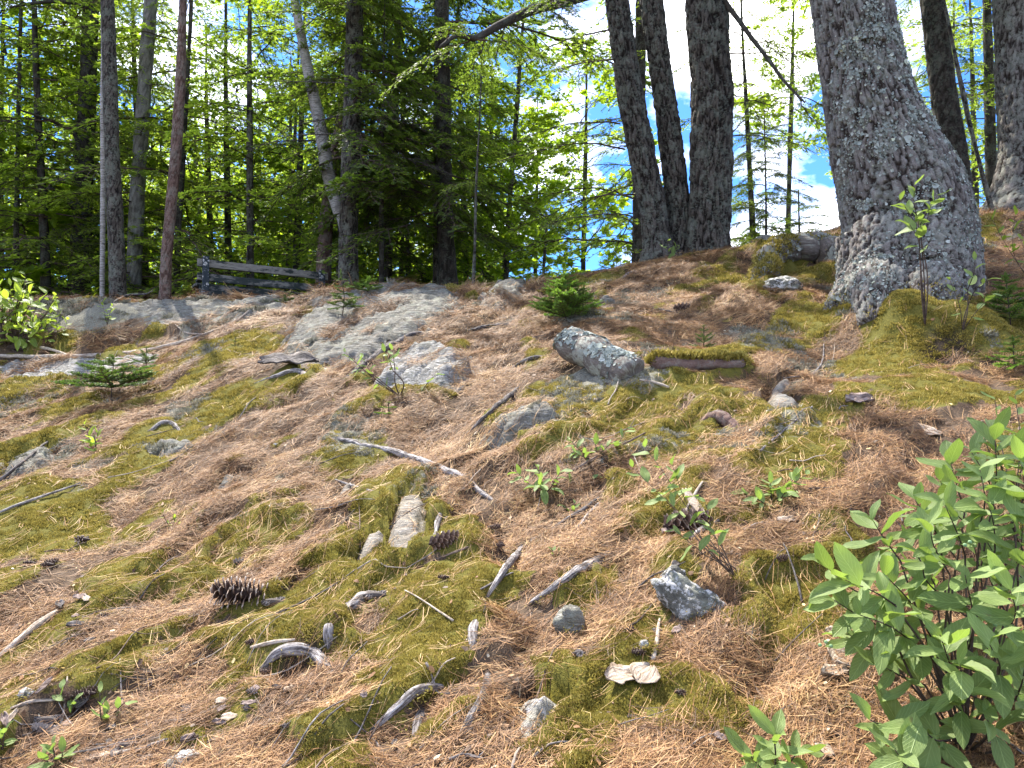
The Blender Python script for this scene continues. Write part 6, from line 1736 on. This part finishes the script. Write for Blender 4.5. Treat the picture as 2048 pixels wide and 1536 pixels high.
def needles(n, seed, d0, d1, power, lift, part):
    g, x, y, d = scatter(n, seed, d0=d0, d1=d1, power=power)
    mo = gsample(GM, x, y); li = gsample(GL, x, y)
    dens = (1 - .70 * sstep(.42, .7, mo)) * (1 - .62 * sstep(.86, .97, mo)) * (1 - .55 * li) * (1 - .9 * gsample(EXC, x, y))
    dens *= .35 + .8 * sstep(.34, .52, fbm2(x * 2.3, y * 2.3, 61, 3)) * (.35 + .65 * sstep(.35, .55, fbm2(x * 9, y * 9, 62, 3)))
    ok = (g.uniform(0, 1, n) < dens) & (g.uniform(0, 1, n) > rock_cover(x, y) * .95)
    x, y, d = x[ok], y[ok], d[ok]; n = len(x)
    # bundles: each base carries three needles
    rep = 3
    flow = .68 + 1.1 * (fbm2(x * 1.3, y * 1.3, 66, 2) - .5) * 2
    ph = np.where(g.uniform(0, 1, n) < .45, flow + g.normal(0, .35, n) + np.pi * g.integers(0, 2, n), g.uniform(0, 2 * np.pi, n))
    ph = (ph[:, None] + g.normal(0, .13, (n, rep))).ravel()
    x = np.repeat(x, rep); y = np.repeat(y, rep); d = np.repeat(d, rep); n = len(x)
    Ln = .022 + .075 * g.uniform(0, 1, n) ** .7; bend = g.normal(0, .5, n)
    K = 4 if part == 0 else 3
    t = np.linspace(0, 1, K)
    a = ph[:, None] + bend[:, None] * (t - .5)
    X = x[:, None] + np.cumsum(np.cos(a) * Ln[:, None] / (K - 1), 1); Y = y[:, None] + np.cumsum(np.sin(a) * Ln[:, None] / (K - 1), 1)
    z0 = np.abs(g.normal(0, lift, n)) + .002; tilt = g.normal(0, .10, n)
    Z = htop(X.ravel(), Y.ravel()).reshape(X.shape)
    # a stiff needle bridges hollows
    chord = Z[:, :1] * (1 - t) + Z[:, -1:] * t
    Z = np.maximum(Z, .35 * Z + .65 * chord) + z0[:, None] + np.abs(tilt[:, None] * (t - .3)) * Ln[:, None] * .8
    w = (.0012 + .0005 * g.uniform(0, 1, n)) * np.maximum(1, (d / 3.0) ** .9)
    W_ = w[:, None] * (np.array([.9, 1., .85, .3]) if K == 4 else np.array([.9, 1., .4]))
    V, Q = strips(np.stack([X, Y, Z], 2), W_, unit(np.stack([g.normal(0, .35, n), g.normal(0, .35, n), np.ones(n)], 1)))
    tint = np.clip(g.normal(.47, .23, n) + .25 * (vn2(x * 4, y * 4, 68) - .5) + .22 * sstep(.3, .7, gsample(GM, x, y)) + .14 * path_mask(x, y), 0, 1)
    return V, Q, np.repeat(tint, K * 2)
parts = [needles(29000, 71, 1.2, 4.2, -.25, .007, 1), needles(27000, 72, 3.6, 11.5, .25, .007, 1)]
acc = Acc()
for V, Q, tn in parts: acc.add(V, Q, 0, tint=tn)
tag(link('needle_litter', acc.mesh('needle_litter', 'pine_needle')), 'fallen reddish brown pine needles carpeting the slope', 'pine needles', None, 'stuff')

def instancer(name, pts, nrm, rot, scl, sources, label, cat):
    """one stuff object: small patches of the source meshes set on points by geometry nodes"""
    n = len(pts)
    me = bpy.data.meshes.new(name)
    me.vertices.add(n); me.vertices.foreach_set('co', np.asarray(pts, np.float32).ravel())
    # euler rotation that turns +Z to the normal after a spin about Z
    nz = np.clip(nrm[:, 2], -1, 1)
    tilt = np.arccos(nz); az = np.arctan2(nrm[:, 1], nrm[:, 0])
    # R = Rz(az) Ry(tilt) Rz(rot - az)  ->  XYZ euler
    ca, sa, ct, st_, cr, sr = np.cos(az), np.sin(az), np.cos(tilt), np.sin(tilt), np.cos(rot - az), np.sin(rot - az)
    r00 = ca * ct * cr - sa * sr; r10 = sa * ct * cr + ca * sr; r20 = -st_ * cr; r21 = st_ * sr; r22 = ct
    eul = np.stack([np.arctan2(r21, r22), np.arcsin(np.clip(-r20, -1, 1)), np.arctan2(r10, r00)], 1)
    a = me.attributes.new('rot', 'FLOAT_VECTOR', 'POINT'); a.data.foreach_set('vector', eul.astype(np.float32).ravel())
    a = me.attributes.new('scl', 'FLOAT', 'POINT'); a.data.foreach_set('value', np.asarray(scl, np.float32))
    a = me.attributes.new('pick', 'INT', 'POINT'); a.data.foreach_set('value', (np.arange(n) % len(sources)).astype(np.int32))
    o = link(name, me)
    o.name = name
    src = bpy.data.collections.new(name + '_source')
    for i, m in enumerate(sources):
        so_ = bpy.data.objects.new(name, m); src.objects.link(so_); tag(so_, label, cat, None, 'stuff')
    ng = bpy.data.node_groups.new(name, 'GeometryNodeTree')
    ng.interface.new_socket('Geometry', in_out='INPUT', socket_type='NodeSocketGeometry'); ng.interface.new_socket('Geometry', in_out='OUTPUT', socket_type='NodeSocketGeometry')
    N = ng.nodes.new
    gi = N('NodeGroupInput'); go = N('NodeGroupOutput'); ip = N('GeometryNodeInstanceOnPoints'); ci = N('GeometryNodeCollectionInfo')
    ci.inputs['Collection'].default_value = src; ci.inputs['Separate Children'].default_value = True; ci.inputs['Reset Children'].default_value = True
    def na(nm, ty):
        x = N('GeometryNodeInputNamedAttribute'); x.data_type = ty; x.inputs['Name'].default_value = nm; return x.outputs['Attribute']
    ng.links.new(gi.outputs[0], ip.inputs['Points']); ng.links.new(ci.outputs[0], ip.inputs['Instance'])
    ip.inputs['Pick Instance'].default_value = True
    ng.links.new(na('pick', 'INT'), ip.inputs['Instance Index'])
    e2r = N('FunctionNodeEulerToRotation'); ng.links.new(na('rot', 'FLOAT_VECTOR'), e2r.inputs[0]); ng.links.new(e2r.outputs[0], ip.inputs['Rotation'])
    cx = N('ShaderNodeCombineXYZ')
    sa_ = na('scl', 'FLOAT')
    for k in range(3): ng.links.new(sa_, cx.inputs[k])
    ng.links.new(cx.outputs[0], ip.inputs['Scale'])
    ng.links.new(ip.outputs[0], go.inputs[0])
    md = o.modifiers.new('scatter', 'NODES'); md.node_group = ng
    return tag(o, label, cat, None, 'stuff')

def gnormal(x, y, e=.04):
    dx = (htop(x + e, y) - htop(x - e, y)) / (2 * e); dy = (htop(x, y + e) - htop(x, y - e)) / (2 * e)
    return unit(np.stack([-dx, -dy, np.ones(len(x))], 1))

def needle_patch(seed, k=46, rad=.062, w=.0014):
    g = np.random.default_rng(seed)
    c = g.normal(0, rad * .55, (k, 2)); ph = g.uniform(0, 2 * np.pi, k)
    ph = np.where(g.uniform(0, 1, k) < .5, g.normal(.3, .35, k) + np.pi * g.integers(0, 2, k), ph)
    c = np.repeat(c, 2, 0); ph = np.repeat(ph, 2) + g.normal(0, .1, 2 * k); n = 2 * k
    Ln = g.uniform(.04, .085, n); t = np.linspace(-.5, .5, 3); a = ph[:, None] + g.normal(0, .6, n)[:, None] * t
    X = c[:, :1] + np.cos(a) * Ln[:, None] * t; Y = c[:, 1:] + np.sin(a) * Ln[:, None] * t
    Z = np.abs(g.normal(.003, .006, n))[:, None] + g.normal(0, .12, n)[:, None] * t * Ln[:, None] + .004 * (t[None] * 2) ** 2
    V, Q = strips(np.stack([X, Y, Z], 2), (w * g.uniform(.7, 1.3, n))[:, None] * np.array([.8, 1., .5]), unit(np.stack([g.normal(0, .4, n), g.normal(0, .4, n), np.ones(n)], 1)))
    return mesh_np('needle_patch', V, Q, 'pine_needle', None, dict(tint=np.repeat(np.clip(g.normal(.30, .20, n), 0, 1), 6)))
def blade_patch(name, seed, k, rad, size, mat, spread):
    g = np.random.default_rng(seed)
    r = rad * np.sqrt(g.uniform(0, 1, k)); th = g.uniform(0, 6.283, k)
    s = size * g.uniform(.6, 1.4, k)
    dome = .22 * rad * (1 - (r / rad) ** 2)
    c = np.stack([r * np.cos(th), r * np.sin(th), dome - .15 * rad - s * .2], 1)
    up = unit(np.stack([g.normal(0, spread, k) + c[:, 0] / rad * .5, g.normal(0, spread, k) + c[:, 1] / rad * .5, np.ones(k)], 1))
    sd = unit(np.cross(up, g.normal(0, 1, (k, 3))))
    V = np.stack([c - sd * (s * .2)[:, None], c + sd * (s * .2)[:, None], c + up * s[:, None]], 1).reshape(-1, 3)
    return mesh_np(name, V, np.arange(k * 3).reshape(-1, 3), mat, None, dict(tint=np.repeat(np.clip(g.normal(.45, .19, k) + .25 * (dome / (.22 * rad) - .6), 0, 1), 3)))

def spots(n, seed, d0, d1, power, keep):
    g, x, y, d = scatter(n, seed, d0=d0, d1=d1, power=power)
    ok = keep(g, x, y, d)
    x, y, d = x[ok], y[ok], d[ok]
    return g, x, y, d
# thick under-layer of needles
def lit_keep(g, x, y, d):
    dens = np.clip(1 - sstep(.30, .50, gsample(GM, x, y)), 0, 1) * (1 - .7 * gsample(GL, x, y)) * (1 - .97 * gsample(EXC, x, y))
    dens *= .30 + .80 * sstep(.32, .5, fbm2(x * 2.3, y * 2.3, 61, 3)) * (.25 + .75 * sstep(.36, .54, fbm2(x * 9, y * 9, 62, 3)))
    return (g.uniform(0, 1, len(x)) < dens) & (g.uniform(0, 1, len(x)) > rock_cover(x, y))
g, x, y, d = spots(30000, 73, 1.2, 13, .45, lit_keep)
instancer('needle_mat', np.stack([x, y, htop(x, y) + .001], 1), gnormal(x, y), g.uniform(-.5, 1.1, len(x)) + np.pi * g.integers(0, 2, len(x)), (.85 + .3 * g.uniform(0, 1, len(x))) * np.maximum(1, d / 4.5), [needle_patch(400 + i) for i in range(8)],
          'matted layer of older brown needles under the loose ones', 'pine needles')
def mask_keep(M, thr, sd):
    def f(g, x, y, d):
        return (gsample(M, x, y) + (fbm2(x * 22, y * 22, sd, 2) - .5) * .6 > thr) & (g.uniform(0, 1, len(x)) > rock_cover(x, y) * 1.1) & (gsample(EXC, x, y) < .5)
    return f
g, x, y, d = spots(66000, 81, 1.2, 11, .45, mask_keep(GM, .50, 81))
instancer('moss', np.stack([x, y, hg(x, y)], 1), unit(gnormal(x, y) + [0, 0, .3]), g.uniform(0, 6.28, len(x)), g.uniform(.6, 1.25, len(x)) * np.maximum(1.0, d / 3.8), [blade_patch('moss_patch', 430 + i, 110, .032, .0085, 'moss', .5) for i in range(7)],
          'olive and yellow green moss cushions spread over the slope', 'moss')
g, x, y, d = spots(34000, 82, 1.4, 12, .2, mask_keep(GL, .48, 82))
instancer('reindeer_lichen', np.stack([x, y, htop(x, y)], 1), unit(gnormal(x, y) + [0, 0, .3]), g.uniform(0, 6.28, len(x)), g.uniform(.6, 1.3, len(x)) * np.maximum(.8, d / 5.0), [blade_patch('lichen_patch', 450 + i, 80, .035, .022, 'lichen_tuft', .9) for i in range(5)],
          'pale grey reindeer lichen tufts on the slope and ridge', 'lichen')
print('boughs', NB[0], 'objects', len(bpy.data.objects), 'tris', sum(len(m.loops) - 2 * len(m.polygons) for m in bpy.data.meshes))
